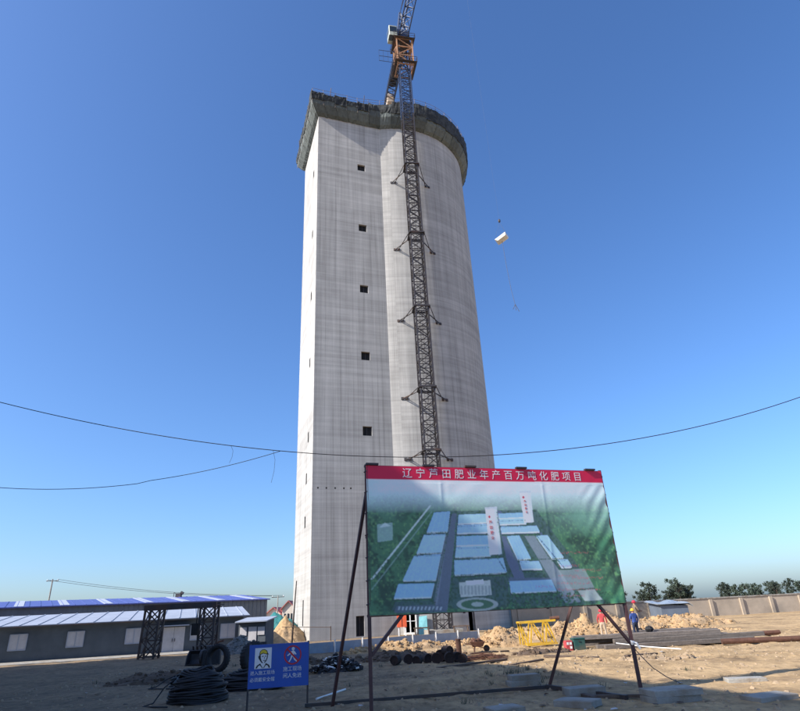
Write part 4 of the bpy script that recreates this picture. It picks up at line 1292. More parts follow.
house(-26.0, 116, 2.6, 7, 3.1, 1.0, 'small cream gabled house with red roof just right of the blue-roofed shed')
house(-22.4, 112, 2.2, 6, 3.9, 1.1, 'taller cream house with red roof directly behind the tower edge')
gh = empty('grey_house', (-24.0, 118, 0), 'low brown-fronted house between two cream gabled houses', 'house')
q = MB(); q.box((-24.0, 120, 1.6), (2.4, 4, 3.6)); q.build('wall', 'wallbeige', gh)
q = MB(); q.box((-24.0, 120, 3.5), (2.8, 4.4, .3)); q.build('roof', 'houseroof', gh)
for dx in (-.7, 0, .7):
    q = MB(); q.box((-24 + dx, 117.98, 1.9), (.5, .06, 1.1)); q.build('window', 'glass', gh)
def pole(x, y, h, arms, label, r=.14):
    p = empty('utility_pole', (x, y, 0), label, 'utility pole')
    q = MB(); q.tube([(x, y, -.3), (x, y, h)], [r * 1.25, r * .8], 8); q.build('shaft', 'slab', p)
    for z in arms:
        q = MB(); q.bar((x - 1.1, y, z), (x + 1.1, y, z), .11); q.build('crossarm', 'steel_dark', p)
        for dx in (-.95, .95):
            q = MB(); q.lathe([(.05, 0), (.09, .05), (.05, .1), (.08, .15), (.03, .24)], (x + dx, y, z + .05), 8); q.build('insulator', 'whitep', p)
    return p
pole(-23.5, 108, 5.9, (5.65,), 'far thin utility pole with a crossarm near the cream houses', .1)
pole(-64, 108, 10.5, (10.2,), 'far utility pole left of the blue-roofed shed', .13)
pole(-27.5, 30, 15.9, (15.4, 9.3), 'tall concrete utility pole at the left end of the overhead wire', .16)
pole(29.5, 30, 14.6, (14.2,), 'tall concrete utility pole at the right end of the overhead wire', .16)
def wire(pts, r, label, n=5):
    q = MB(); q.tube(pts, r, n)
    return tag(q.build('overhead_wire', 'wire'), label, 'wire')
# quadratic sag through the measured points
xs_ = np.array([-22.44, -14.66, -10.98, -6.89, -2.88, 1.34, 5.04, 9.31, 14.0, 21.63]); zs_ = np.array([13.9, 11.97, 11.19, 10.34, 9.89, 9.59, 9.53, 9.77, 10.37, 11.82])
pf = np.polyfit(xs_, zs_, 3)
wire([(x, 30, float(np.polyval(pf, x))) for x in np.linspace(-26.55, 28.6, 60)], .022, 'black overhead wire sagging right across the tower and the sky')
pf2 = np.polyfit([-21.25, -14.22, -10.79, -8.45, -6.72], [9.05, 9.01, 9.28, 9.76, 10.28], 2)
zj2 = float(np.polyval(pf, -6.72))
wire([(x, 30.02, float(np.polyval(pf2, x)) + (zj2 - .012 - float(np.polyval(pf2, -6.72))) * (1 if x > -14 else .5)) for x in np.linspace(-26.55, -6.72, 30)], .017, 'black branch wire rising to join the sagging overhead wire left of the tower')
for (x, dz, lab) in ((-9.4, .95, 'short loose thread hanging from the overhead wire'), (-7.1, 1.75, 'long loose thread hanging where the branch wire joins')):
    z = float(np.polyval(pf, x))
    q = MB(); q.tube([(x, 30, z), (x + .13, 30, z - dz * .3), (x + .1, 30.02, z - dz * .65), (x - .02, 30, z - dz)], .008, 4)
    tag(q.build('loose_thread', 'wire'), lab, 'thread')
for k, dx in enumerate((-.95, .95)):
    a, b = Vector((-64 + dx, 108, 10.42)), Vector((-23.5 + dx, 108, 5.87))
    pts = [a.lerp(b, t) - Vector((0, 0, 2.2 * 4 * t * (1 - t) * .35)) for t in np.linspace(0, 1, 24)]
    wire(pts, .03, 'far thin wire running above the blue roof to the small utility pole')['group'] = 'far power lines'

# leaning pole with crossbar by the tower's left face
lp = empty('leaning_pole', (-11.5, 60.2, 0), 'thin leaning timber pole with a long crossbar by the tower corner', 'pole')
q = MB(); q.tube([(-11.62, 60.2, -.1), (-11.5, 60.2, 2.5), (-11.32, 60.2, 5.5)], [.1, .075, .05], 7); q.build('upright', 'plank', lp)
q = MB(); q.tube([(-12.6, 60.1, 1.42), (-7.9, 60.1, 1.2)], .035, 6); q.build('crossbar', 'plank', lp)
q = MB(); q.tube([(-7.92, 60.14, -.1), (-7.92, 60.14, 1.3)], .045, 6); q.build('stake', 'plank', lp)

# ------------------------------------------------------------------ boundary wall to the right, trees behind
bw = empty('boundary_wall', (14, 76.5, 0), 'long beige rendered boundary wall with buttresses behind the rubble ridge', 'wall')
q = MB(); q.bar((11.6, 74.2, .95), (62, 82, .95), .3, 2.1); q.build('wall_body', 'wallbeige', bw)
q = MB(); q.bar((11.6, 74.2, 2.05), (62, 82, 2.05), .46, .14); q.build('coping', 'slab', bw)
for k in range(12):
    t = k / 12; x, y = 12.5 + 49 * t, 74.34 + 7.6 * t
    q = MB(); q.box((x, y - .22, .9), (.4, .25, 2.0), .154); q.build('buttress', 'wallbeige', bw)
sh = empty('low_shed', (33, 70, 0), 'low shed with a sagging pale cover roof by the boundary wall', 'shed')
q = MB(); q.add([(27.6, 70, -.1), (30.6, 70, -.1), (30.6, 70, 1.45), (27.6, 70, 1.6), (27.6, 73.4, -.1), (30.6, 73.4, -.1), (30.6, 73.4, 1.75), (27.6, 73.4, 2.0)], [(0, 1, 2, 3), (1, 5, 6, 2), (5, 4, 7, 6), (4, 0, 3, 7)]); q.build('wall', 'cladding', sh)
q = MB()
for j in range(7):
    for i in range(11):
        x, y = 27.2 + 3.9 * i / 10, 69.7 + 4 * j / 6
        q.v.append((x, y, 1.7 + .3 * j / 6 - .14 * math.sin(i * 1.1) * math.sin(j * .9) - (.35 if i == 10 else 0)))
for j in range(6):
    for i in range(10): q.f.append((j * 11 + i, j * 11 + i + 1, j * 11 + 12 + i, j * 11 + 11 + i)); q.m.append(0)
rr_ = q.build('cover', 'barrier', sh); md = rr_.modifiers.new('t', 'SOLIDIFY'); md.thickness = .05
def tree_mesh(seed, h, rx):
    r_ = random.Random(seed)
    tr = MB(); tr.tube([(0, 0, -.2), (.05, 0, h * .3), (0, .05, h * .75)], [.14, .1, .04], 7)
    for k in range(7):
        a = r_.uniform(0, 6.28); z = h * r_.uniform(.25, .65)
        tr.tube([(0, 0, z), (math.cos(a) * rx * .4, math.sin(a) * rx * .4, z + h * .12), (math.cos(a) * rx * .75, math.sin(a) * rx * .75, z + h * .3)], [.05, .035, .015], 5)
    cr2 = MB()
    cl = [(r_.gauss(0, .42) * rx, r_.gauss(0, .42) * rx, h * r_.uniform(.3, .97)) for _ in range(26)]
    for cx, cy, cz in cl:
        s_ = r_.uniform(.28, .5) * (1.15 - .55 * abs(cz / h - .55))
        for _ in range(60):
            p = Vector((r_.gauss(0, 1), r_.gauss(0, 1), r_.gauss(0, .9))) * s_ * .5
            n = Vector((r_.gauss(0, 1), r_.gauss(0, 1), r_.gauss(0, 1))).normalized()
            a = n.orthogonal().normalized(); b = n.cross(a)
            w2 = r_.uniform(.12, .22)
            o = Vector((cx, cy, cz)) + p
            cr2.add([o - a * w2, o + b * w2 * .6, o + a * w2, o - b * w2 * .6], [(0, 1, 2, 3)])
    return tr.mesh('trunk', 'bark'), cr2.mesh('crown', 'leaf')
tm = [tree_mesh(100 + k, h, rx) for k, (h, rx) in enumerate(((5.0, 1.7), (4.4, 1.5), (5.6, 1.9), (4.0, 1.6)))]
r2 = random.Random(5)
k = 0
for x in list(np.arange(52, 118, 3.1)) + [30, 34.5, 38, 42]:
    X, Y = x + r2.uniform(-.8, .8), 172 + r2.uniform(-9, 9)
    t = empty('tree', (X, Y, gz(X, Y)), 'dark bushy tree in the distant row behind the boundary wall', 'tree', 'distant trees behind the wall', r2.uniform(0, 6))
    s_ = r2.uniform(.85, 1.2) * (1.12 if x > 45 else .7); t.scale = (s_, s_, s_)
    a, b = tm[k % 4]; k += 1
    inst(a, 'trunk', t, (0, 0, 0)); inst(b, 'crown', t, (0, 0, 0))
for x in np.arange(-140, -80, 6.5):
    X, Y = x + r2.uniform(-1, 1), 150 + r2.uniform(-8, 8)
    t = empty('tree', (X, Y, gz(X, Y)), 'dark tree in the distance beyond the blue-roofed shed', 'tree', 'distant trees beyond the shed', r2.uniform(0, 6))
    a, b = tm[k % 4]; k += 1
    inst(a, 'trunk', t, (0, 0, 0)); inst(b, 'crown', t, (0, 0, 0))

# ------------------------------------------------------------------ low barrier in front of the tower
br = empty('site_barrier', (-7, 40.9, 0), 'low blue-grey sheet metal barrier with white posts in front of the tower', 'barrier')
b0, b1 = Vector((-7.0, 40.9)), Vector((5.0, 49.6))
nb = 7
for k in range(nb):
    a, b = b0.lerp(b1, k / nb), b0.lerp(b1, (k + .97) / nb)
    q = MB(); q.bar((a.x, a.y, .3), (b.x, b.y, .3 + random.uniform(-.02, .02)), .05, .62); q.build('panel', 'barrier', br)
for k in range(nb + 1):
    a = b0.lerp(b1, k / nb); q = MB(); q.box((a.x + .03, a.y - .06, .34), (.08, .06, .8)); q.build('post', 'whitep', br)

# ------------------------------------------------------------------ things at the tower's foot
rc = empty('red_cabinet', (-1.2, 64.9, 0), 'orange-red electrical cabinet on a white stand at the tower foot', 'cabinet')
q = MB(); q.bbox((-1.2, 64.9, 1.35), (1.0, .5, 1.1)); q.build('body', 'redbox', rc)
q = MB(); q.box((-1.2, 64.63, 1.35), (.02, .03, .95)); q.build('door_gap', 'dark', rc)
for dx in (-.35, .35):
    q = MB(); q.box((-1.2 + dx, 64.9, .4), (.12, .4, .84)); q.build('leg', 'whitep', rc)
ts = MB()
ts.add([(x - .1, y + 1.6, z) for x, y, z in ((.6, 63.9, .0), (1.5, 64.0, .0), (1.55, 64.85, 1.75), (.7, 64.85, 1.7), (.6, 63.95, .0), (1.5, 64.05, .0), (1.55, 64.9, 1.75), (.7, 64.9, 1.7))], [(0, 1, 2, 3), (7, 6, 5, 4), (0, 4, 5, 1), (1, 5, 6, 2), (2, 6, 7, 3), (3, 7, 4, 0)])
tag(ts.build('leaning_sheet', 'teal', org=(1, 65.5, 0)), 'pale teal sheet leaning against the sunlit tower foot', 'sheet')
for x, lab in ((.75, 'low dark trestle bench beside the teal sheet'), (4.55, 'low dark trestle bench right of the crane footing')):
    t = empty('trestle_bench', (x, 61.3, 0), lab, 'bench')
    q = MB(); q.box((x, 61.3, .72), (1.6, .5, .1)); q.build('top', 'plank', t)
    for dx in (-.65, .65):
        for dy in (-.18, .18):
            q = MB(); q.bar((x + dx + .08, 61.3 + dy * 1.4, -.05), (x + dx, 61.3 + dy, .68), .1); q.build('leg', 'plank', t)

# ------------------------------------------------------------------ yellow lattice frame
yf = empty('yellow_lattice_frame', (7.3, 37.7, 0), 'yellow steel lattice frame standing on the sandy ground', 'steel frame')
q = MB()
T0, T1, B0, B1 = 6.2, 8.35, 6.65, 8.3
for y in (37.25, 38.2):
    z0 = .05
    q = MB(); q.bar((T0, y, 1.28), (T1, y, 1.33), .11); q.build('top_rail', 'yelsteel', yf)
    q = MB(); q.bar((B0 - .1, y, z0 + .04), (B1, y, z0 + .08), .1); q.build('bottom_rail', 'yelsteel', yf)
    for a, b in ((T0 + .05, B0), (T0 + .75, B0 + .1), (T0 + .8, B0 + .95), (T1 - .55, B0 + 1.0), (T1 - .5, B1 - .05), (T0 + .1, B0 - .35)):
        q = MB(); q.bar((a, y, 1.28), (b, y, .1), .075); q.build('diagonal', 'yelsteel', yf)
for x, z in ((T0 + .1, 1.3), (T0 + .8, 1.3), (T1 - .5, 1.32), (T1, 1.33), (B0, .08), (B0 + .95, .1), (B1, .12)):
    q = MB(); q.bar((x, 37.25, z), (x, 38.2, z), .075); q.build('cross_tie', 'yelsteel', yf)
q = MB(); q.tube([(T1 - .2, 37.7, 1.42), (T1 + .35, 37.7, 1.45)], .11, 10); q.build('motor', 'rust', yf)

# ------------------------------------------------------------------ boxes
rb_ = empty('red_crate', (7.88, 33.0, gz(7.88, 33)), 'small red crate with white labels beside the green box', 'crate')
q = MB(); q.bbox((7.88, 33.0, .22), (.36, .4, .46), R(6)); q.build('body', 'redcloth', rb_)
for dx, z in ((-.08, .32), (.07, .32), (.07, .14)):
    q = MB(); q.box((7.9 + dx, 32.79, z), (.11, .012, .12), R(6)); q.build('label', 'whitep', rb_)
gb = empty('green_box', (8.42, 33.1, gz(8.42, 33.1)), 'dark green steel box beside the red crate', 'box')
q = MB(); q.bbox((8.42, 33.1, .25), (.6, .5, .52), R(6)); q.build('body', 'green', gb)
q = MB(); q.bbox((8.42, 33.1, .525), (.64, .54, .05), R(6), bev=.01); q.build('lid', 'green', gb)
q = MB(); q.box((8.44, 32.83, .4), (.1, .03, .05), R(6)); q.build('latch', 'steel_dark', gb)

# ------------------------------------------------------------------ beam stack on the right
def beam_mesh(L_, w_, h_):
    return MB().bbox((0, 0, 0), (L_, w_, h_), bev=.025).mesh('beam', 'pipe')
bms = [beam_mesh(L_, .26, .2) for L_ in (5.6, 7.6, 4.6)]
r3 = random.Random(9)
lay = [(0.1, [32.5, 33.0, 33.45, 33.9, 34.4, 34.9]), (.305, [32.85, 33.3, 33.75, 34.3]), (.51, [33.3, 33.95])]
for z, ys in lay:
    for y in ys:
        o = bpy.data.objects.new('timber_baulk', bms[r3.randrange(3)]); col.objects.link(o)
        x = 12.9 + r3.uniform(-.9, 1.3)
        o.location = (x, y + r3.uniform(-.05, .05), z + .02); o.rotation_euler = (0, r3.uniform(-.012, .012), r3.uniform(-.035, .035))
        tag(o, 'long grey-brown beam in the low stack behind the billboard post', 'timber', 'beams in the low stack')
for k, (z, y) in enumerate(((.11, 39.7), (.11, 40.1), (.11, 40.5), (.11, 40.9), (.335, 39.9), (.335, 40.4), (.335, 40.85))):
    o = bpy.data.objects.new('timber_baulk', bms[2]); col.objects.link(o)
    o.location = (15.4 + r3.uniform(-.3, .3), y, z); o.rotation_euler = (0, 0, r3.uniform(-.01, .01))
    tag(o, 'grey-brown beam in the stack on which the worker in olive stands', 'timber', 'beams under the worker')
for (x, y, L_, a, lab) in ((18.6, 36.5, 5, .2, 'loose rusty pipe lying right of the beam stack'), (17.4, 31.5, 4.5, -.15, 'loose rusty pipe lying in front of the beam stack end')):
    q = MB(); d = Vector((math.cos(a), math.sin(a), 0)) * L_ / 2; c = Vector((x, y, .12)); q.tube([c - d, c + d], .13, 10)
    tag(q.build('rusty_pipe', 'rust', org=(x, y, 0)), lab, 'pipe')
q = MB(); q.tube([(9.9, 31.6, .3), (11.1, 31.0, .12), (12.2, 29.6, .04)], .024, 7)
tag(q.build('white_hose', 'whitep', org=(11, 31, 0)), 'white hose trailing over the ground in front of the beam stack', 'hose')
q = MB(); q.blob((12.4, 33.6, .76), (.26, .2, .17), 8, .15)
tag(q.build('dark_bundle', 'rubber', org=(12.4, 33.6, .6)), 'small dark bundle lying on the beam stack', 'bundle')

# ------------------------------------------------------------------ workers
def worker(x, y, z, face, shirt, trousers, helmet, label, arms):
    root = empty('person', (x, y, z), label, 'person', rz=face)
    J = dict(pel=(0, 0, .94), sp=(0, .01, 1.12), ch=(0, .0, 1.3), nk=(0, .0, 1.46), hd=(0, .015, 1.56), tp=(0, .01, 1.66),
             ls=(-.185, 0, 1.39), le=arms[0][0], lh=arms[0][1], rs=(.185, 0, 1.39), re=arms[1][0], rh=arms[1][1],
             lp=(-.095, 0, .88), lk=(-.12, .02, .5), la=(-.13, -.02, .09), lt=(-.15, .15, .045), rp=(.095, 0, .88), rk=(.12, .03, .5), ra=(.14, -.01, .09), rt=(.17, .16, .045))
    rad = dict(pel=(.155, .115), sp=(.145, .105), ch=(.165, .115), nk=(.058, .058), hd=(.085, .1), tp=(.06, .07), ls=(.068, .068), le=(.05, .05), lh=(.035, .035), rs=(.068, .068), re=(.05, .05), rh=(.035, .035),
               lp=(.105, .105), lk=(.075, .075), la=(.055, .06), lt=(.045, .035), rp=(.105, .105), rk=(.075, .075), ra=(.055, .06), rt=(.045, .035))
    Ed = ['pel-sp', 'sp-ch', 'ch-nk', 'nk-hd', 'hd-tp', 'ch-ls', 'ls-le', 'le-lh', 'ch-rs', 'rs-re', 're-rh', 'pel-lp', 'lp-lk', 'lk-la', 'la-lt', 'pel-rp', 'rp-rk', 'rk-ra', 'ra-rt']
    ks = list(J)
    me = bpy.data.meshes.new('skeleton')
    me.from_pydata([J[k] for k in ks], [tuple(ks.index(a) for a in e.split('-')) for e in Ed], [])
    o = bpy.data.objects.new('skeleton', me); col.objects.link(o)
    o.modifiers.new('skin', 'SKIN'); sbm = o.modifiers.new('sub', 'SUBSURF'); sbm.levels = 2; sbm.render_levels = 2
    for i, k in enumerate(ks):
        me.skin_vertices[0].data[i].radius = rad[k]; me.skin_vertices[0].data[i].use_root = (k == 'pel')
    dg = bpy.context.evaluated_depsgraph_get(); dg.update()
    ev = bpy.data.meshes.new_from_object(o.evaluated_get(dg))
    q = MB(); vs = [v.co.copy() for v in ev.vertices]
    hl, hr = Vector(J['lh']), Vector(J['rh'])
    for p in ev.polygons:
        c = p.center
        if (c - hl).length < .08 or (c - hr).length < .08 or c.z > 1.475: m_ = 2
        elif c.z < .12: m_ = 3
        elif c.z < .96 and abs(c.x) < .26 and (c - hl).length > .14 and (c - hr).length > .14: m_ = 1
        else: m_ = 0
        q.f.append(tuple(p.vertices)); q.m.append(m_)
    q.v = [tuple(v) for v in vs]
    bpy.data.objects.remove(o)
    for side, el_ in ((-1, 'le'), (1, 're')):         # palms and five fingers
        h = Vector(J['lh' if side < 0 else 'rh']); d = (h - Vector(J[el_])).normalized()
        sdv = Vector((0, 1, 0)) if abs(d.y) < .8 else Vector((0, 0, 1))
        for f, (off, ln2) in enumerate(((-.03, .07), (-.01, .085), (.012, .08), (.032, .06))):
            b = h + d * .05 + sdv * off
            q.tube([b - d * .03, b + d * ln2 * .55, b + d * ln2 + Vector((-side * .02, 0, 0))], [.011, .009, .007], 5, 2)
        b = h + d * .015 + sdv * .035
        q.tube([b - sdv * .01, b + sdv * .03 + d * .02, b + sdv * .035 + d * .05], [.012, .01, .008], 5, 2)
    q.blob((0, .115, 1.565), (.014, .022, .02), 6, 0, 2)
    for sx in (-1, 1):
        q.blob((sx * .088, .01, 1.57), (.012, .022, .032), 6, 0, 2)
        q.blob((sx * .035, .1, 1.59), (.012, .01, .008), 6, 0, 3)
    q.box((0, .1, 1.525), (.045, .012, .008), mi=3)
    q.build('body', [shirt, trousers, 'skin', 'boot'], root, org=(0, 0, 0), smooth=True)
    q = MB(); q.lathe([(.135, 0), (.14, .012), (.118, .02), (.114, .06), (.09, .105), (.05, .13), (.01, .138)], (0, .01, 1.6), 16)
    q.box((0, .14, 1.607), (.16, .07, .014)); q.box((0, .01, 1.735), (.03, .18, .012))
    q.build('helmet', helmet, root, org=(0, 0, 0), smooth=False)
    return root
aR = (((-.27, .03, 1.12), (-.26, .12, .88)), ((.27, .02, 1.12), (.27, .1, .87)))
aF = (((-.27, .08, 1.14), (-.16, .28, 1.08)), ((.27, .08, 1.14), (.17, .29, 1.1)))
worker(12.08, 40.6, gz(12.08, 40.6), R(-20), 'redcloth', 'khaki', 'redhelm', 'person in red shirt, khaki trousers and red helmet standing behind the beams', aR)
worker(14.25, 40.4, .45, R(-80), 'camo', 'khaki', 'redhelm', 'person in olive jacket and red helmet standing up on a beam stack', aF)
worker(13.55, 38.9, gz(13.55, 38.9), R(15), 'bluecloth', 'navy', 'yelhelm', 'person in blue jacket and yellow helmet standing behind the beams', aR)

# ------------------------------------------------------------------ scrap: coils, tyres, bucket, machine
def coil(x, y, rx, ry, h, n, label, seed):
    r_ = random.Random(seed)
    root = empty('cable_coil', (x, y, gz(x, y)), label, 'cable coil')
    z0 = gz(x, y)
    core = MB(); core.blob((x, y, z0 + h * .45), (rx * .82, ry * .82, h * .5), 18, .05); core.build('core', 'cable', root, smooth=True)
    for k in range(n):
        t = k / (n - 1); z = z0 + .03 + h * .95 * t
        s_ = math.sqrt(max(.06, 1 - (t * .93) ** 2.4)); ph = r_.uniform(0, 6.28); tl = r_.uniform(-.06, .06)
        pts = []
        for j in range(28):
            a = 2 * math.pi * j / 28
            kx = 1 + .05 * math.sin(2 * a + ph) + r_.uniform(-.012, .012)
            pts.append((x + rx * s_ * kx * math.cos(a), y + ry * s_ * kx * math.sin(a), z + tl * math.cos(a + ph) + .03 * math.sin(3 * a + ph)))
        q = MB(); q.tube(pts, .034, 6, closed=True); q.build('loop', 'cable', root, smooth=True)
    q = MB(); q.tube([(x - rx * .8, y - .1, z0 + h * .75), (x - rx * 1.15, y - .2, z0 + h * .5), (x - rx * 1.45, y - .3, z0 + .06), (x - rx * 1.6, y - .7, z0 + .03), (x - rx * .6, y - 1.0, z0 + .03)], .02, 6)
    q.build('loose_end', 'cable', root, smooth=True)
coil(-6.45, 19.3, .82, .7, .88, 22, 'big dome-shaped coil of black cable left of the blue safety sign', 1)
coil(-5.75, 22.6, 1.15, .6, .58, 14, 'flatter sprawling coil of black cable behind the blue safety sign', 2)
def tyre(x, y, R_, r_, rz, tilt, label):
    root = empty('tyre', (x, y, gz(x, y)), label, 'tyre', rz=rz)
    def ringm(Rm, w_, th, nm, m_):
        q = MB(); n = 40
        prof = [(Rm - th, -w_ * .42), (Rm - th * .25, -w_ * .5), (Rm, -w_ * .36), (Rm, w_ * .36), (Rm - th * .25, w_ * .5), (Rm - th, w_ * .42), (Rm - th * .9, 0)]
        k = len(prof)
        for j in range(n):
            a = 2 * math.pi * j / n
            for p, o in prof:
                q.v.append((p * math.cos(a), o * math.cos(tilt) - p * math.sin(a) * math.sin(tilt) * 0 + o * 0, Rm + p * math.sin(a)))
        for j in range(n):
            for i in range(k): q.f.append((j * k + i, j * k + (i + 1) % k, ((j + 1) % n) * k + (i + 1) % k, ((j + 1) % n) * k + i)); q.m.append(0)
        o = q.build(nm, m_, root, org=(0, 0, 0), smooth=True); o.rotation_euler.x = tilt
        return o
    t = ringm(R_, r_ * 1.9, r_ * 1.25, 'carcass', 'rubber')
    for j in range(30):
        a = 2 * math.pi * j / 30; q = MB()
        q.box((R_ * math.cos(a), 0, R_ + R_ * math.sin(a)), (.03, r_ * 1.5, .045), 0, ry=-a); q.build('tread_lug', 'rubber', t, org=(0, 0, 0))
tyre(-9.33, 30.1, .6, .16, R(-14), R(-7), 'big bare tyre standing upright behind the black cable coil')
tyre(-7.0, 28.2, .68, .2, R(55), R(-10), 'big tyre standing edge-on behind the blue safety sign')
bk = empty('digger_bucket', (-12.3, 36, gz(-12.3, 36)), 'dark excavator bucket with teeth resting on the ground near the gantry', 'bucket')
prof = [(.0, .06), (.28, .0), (.62, .05), (.82, .28), (.84, .6), (.62, .78), (.58, .74), (.76, .58), (.75, .3), (.58, .11), (.28, .06), (.0, .1)]
q = MB(); n = len(prof); W2 = .95
q.add([(-12.3 + s_ * W2 / 2, 35.7 + a, gz(-12.3, 36) + b) for s_ in (-1, 1) for a, b in prof], [(i, n + i, n + (i + 1) % n, (i + 1) % n) for i in range(n)]); q.build('shell', 'steel_dark', bk)
for s_ in (-1, 1):
    q = MB(); pr_ = [(.0, .03), (.28, -.01), (.62, .03), (.84, .27), (.86, .62), (.6, .8), (.2, .55)]
    xs2 = (-12.3 + s_ * (W2 / 2 + .005), -12.3 + s_ * (W2 / 2 + .05))
    q.add([(x, 35.7 + a, gz(-12.3, 36) + b) for x in xs2 for a, b in pr_], [tuple(range(7)), tuple(reversed(range(7, 14)))] + [(i, 7 + i, 7 + (i + 1) % 7, (i + 1) % 7) for i in range(7)]); q.build('side_plate', 'steel_dark', bk)
for k in range(4):
    q = MB(); x = -12.65 + k * .235; q.bar((x, 36.45, .76 + gz(-12.3, 36)), (x, 36.3, .98 + gz(-12.3, 36)), .1, .06); q.build('tooth', 'steel_dark', bk)
mc = empty('scrap_engine', (-11.2, 35.2, gz(-11.2, 35.2)), 'dark scrap engine block with flywheel beside the excavator bucket', 'engine')
zb = gz(-11.2, 35.2)
q = MB(); q.bbox((-11.2, 35.2, zb + .42), (.95, .7, .75), R(12), bev=.05); q.build('block', 'blacklump', mc)
q = MB(); q.tube([(-11.75, 35.1, zb + .45), (-11.62, 35.1, zb + .45)], .34, 20); q.build('flywheel', 'steel_dark', mc)
q = MB(); q.bbox((-11.15, 35.2, zb + .89), (.7, .42, .2), R(12), bev=.04); q.build('cover', 'steel_dark', mc)
q = MB(); q.tube([(-10.9, 35.0, zb + .9), (-10.8, 34.95, zb + 1.15), (-10.5, 34.9, zb + 1.2)], .05, 8); q.build('exhaust', 'rust', mc)
for dx in (-.35, .35):
    q = MB(); q.box((-11.2 + dx, 35.2, zb + .03), (.12, .8, .1), R(12)); q.build('skid', 'steel_dark', mc)
# dark drum by the gravel
dr = empty('oil_drum', (-9.6, 40, gz(-9.6, 40)), 'dark oil drum standing in front of the gravel heap', 'drum')
q = MB(); q.lathe([(.29, 0), (.3, .02), (.29, .04), (.29, .3), (.305, .32), (.29, .34), (.29, .6), (.305, .62), (.29, .64), (.29, .86), (.3, .88), (.27, .885), (.265, .86)], (-9.6, 40, gz(-9.6, 40)), 20); q.build('shell', 'blacklump', dr)
q = MB(); q.lathe([(.03, 0), (.03, .03)], (-9.45, 40.08, gz(-9.6, 40) + .86), 8); q.build('bung', 'steel_dark', dr)

# debris pile of black scrap with pale scraps
q = MB(); r4 = random.Random(12)
for k in range(260):
    a, d = r4.uniform(0, 6.28), math.sqrt(r4.random())
    x, y = -3.4 + 1.15 * d * math.cos(a), 27.6 + .9 * d * math.sin(a)
    z = gz(x, y) + .62 * (1 - d) ** .75 * r4.uniform(.55, 1.05); s_ = r4.uniform(.05, .14)
    if r4.random() < .5: q.blob((x, y, z), (s_ * 1.2, s_, s_ * .8), 6, .25, 0, r4)
    else: q.box((x, y, z), (s_ * 2.6, s_ * 1.1, s_ * .5), r4.uniform(0, 3), 1 if r4.random() < .24 else 0, r4.uniform(-.7, .7), r4.uniform(-.7, .7))
for k in range(34):
    a, d = r4.uniform(3.2, 6.2), r4.uniform(.2, .9)
    x, y = -3.4 + 1.15 * d * math.cos(a), 27.6 + .9 * d * math.sin(a); s_ = r4.uniform(.04, .09)
    q.box((x, y, gz(x, y) + .66 * (1 - d) ** .75 + .02), (s_ * 2, s_, .012), r4.uniform(0, 3), 1, r4.uniform(-.5, .5), r4.uniform(-.5, .5))
tag(q.build('scrap_pile', ['blacklump', 'whitep'], org=(-3.4, 27.6, 0)), 'pile of black scrap flecked with pale scraps behind the left billboard strut', 'scrap pile', kind='stuff')

# rusty rolls in a row
r5 = random.Random(21)
for k, (x, y, rr) in enumerate(((-.9, 29.6, .2), (-.35, 30.3, .22), (.1, 29.5, .19), (.55, 30.4, .2), (.95, 29.4, .23), (1.25, 30.5, .26), (1.55, 29.2, .24), (1.95, 30.1, .22), (2.15, 29.3, .2), (1.5, 29.9, .2))):
    zb = gz(x, y) + (0 if k < 9 else .3)
    a = r5.uniform(-.5, .5); L_ = r5.uniform(.3, .55)
    q = MB(); d = Vector((math.sin(a), -math.cos(a), 0)) * L_; c = Vector((x, y, zb + rr * .96))
    q.tube([c + d * .5, c - d * .5], rr, 14, caps=False); q.tube([c + d * .42, c - d * .42], rr * .97, 12)
    for e_ in (.5, -.5):                            # end rims
        o0_ = len(q.v)
        x_ = d.normalized().cross(Vector((0, 0, 1)))
        for rad_ in (rr, rr * .8):
            for j in range(14):
                t = 2 * math.pi * j / 14; q.v.append(tuple(c + d * e_ * (1 if rad_ == rr else .98) + (x_ * math.cos(t) + Vector((0, 0, 1)) * math.sin(t)) * rad_))
        for j in range(14): q.f.append((o0_ + j, o0_ + (j + 1) % 14, o0_ + 14 + (j + 1) % 14, o0_ + 14 + j)); q.m.append(0)
    tag(q.build('steel_roll', 'rustdark', org=(x, y, gz(x, y))), 'dark rusty roll of steel strip in the row behind the billboard', 'roll', 'rusty rolls')
q = MB(); r6 = random.Random(4)
for k in range(60):
    x, y = 3.1 + r6.uniform(-.9, .9), 30.2 + r6.uniform(-.7, .7); a = r6.gauss(.1, .35); L_ = r6.uniform(.5, 1.1)
    z = gz(x, y) + .03 + .2 * max(0, 1 - abs(x - 3.1)) * r6.random()
    d = Vector((math.cos(a), math.sin(a), r6.uniform(-.08, .08))) * L_ / 2; c = Vector((x, y, z)); q.bar(c - d, c + d, .03)
tag(q.build('rebar_pile', 'rust', org=(3.1, 30.2, 0)), 'low tangled pile of rusty reinforcing bars beside the steel rolls', 'rebar', kind='stuff')
st = MB(); st.tube([(2.24, 32.6, -.1), (2.22, 32.6, .78)], .135, 12); st.tube([(2.22, 32.6, .74), (2.22, 32.6, .80)], .15, 12)
tag(st.build('pipe_stub', 'rust', org=(2.24, 32.6, 0)), 'short rusty pipe standing upright in the ground near the sand heap', 'pipe')
wb = empty('wheelbarrow', (3.5, 35.8, gz(3.5, 35.8)), 'rusty brown wheelbarrow in front of the pointed sand heap', 'wheelbarrow')
zb = gz(3.5, 35.8)
q = MB(); tr_ = [(-.42, -.3, .52), (.42, -.3, .52), (.42, .3, .52), (-.42, .3, .52), (-.26, -.2, .27), (.28, -.2, .27), (.28, .2, .27), (-.26, .2, .27)]
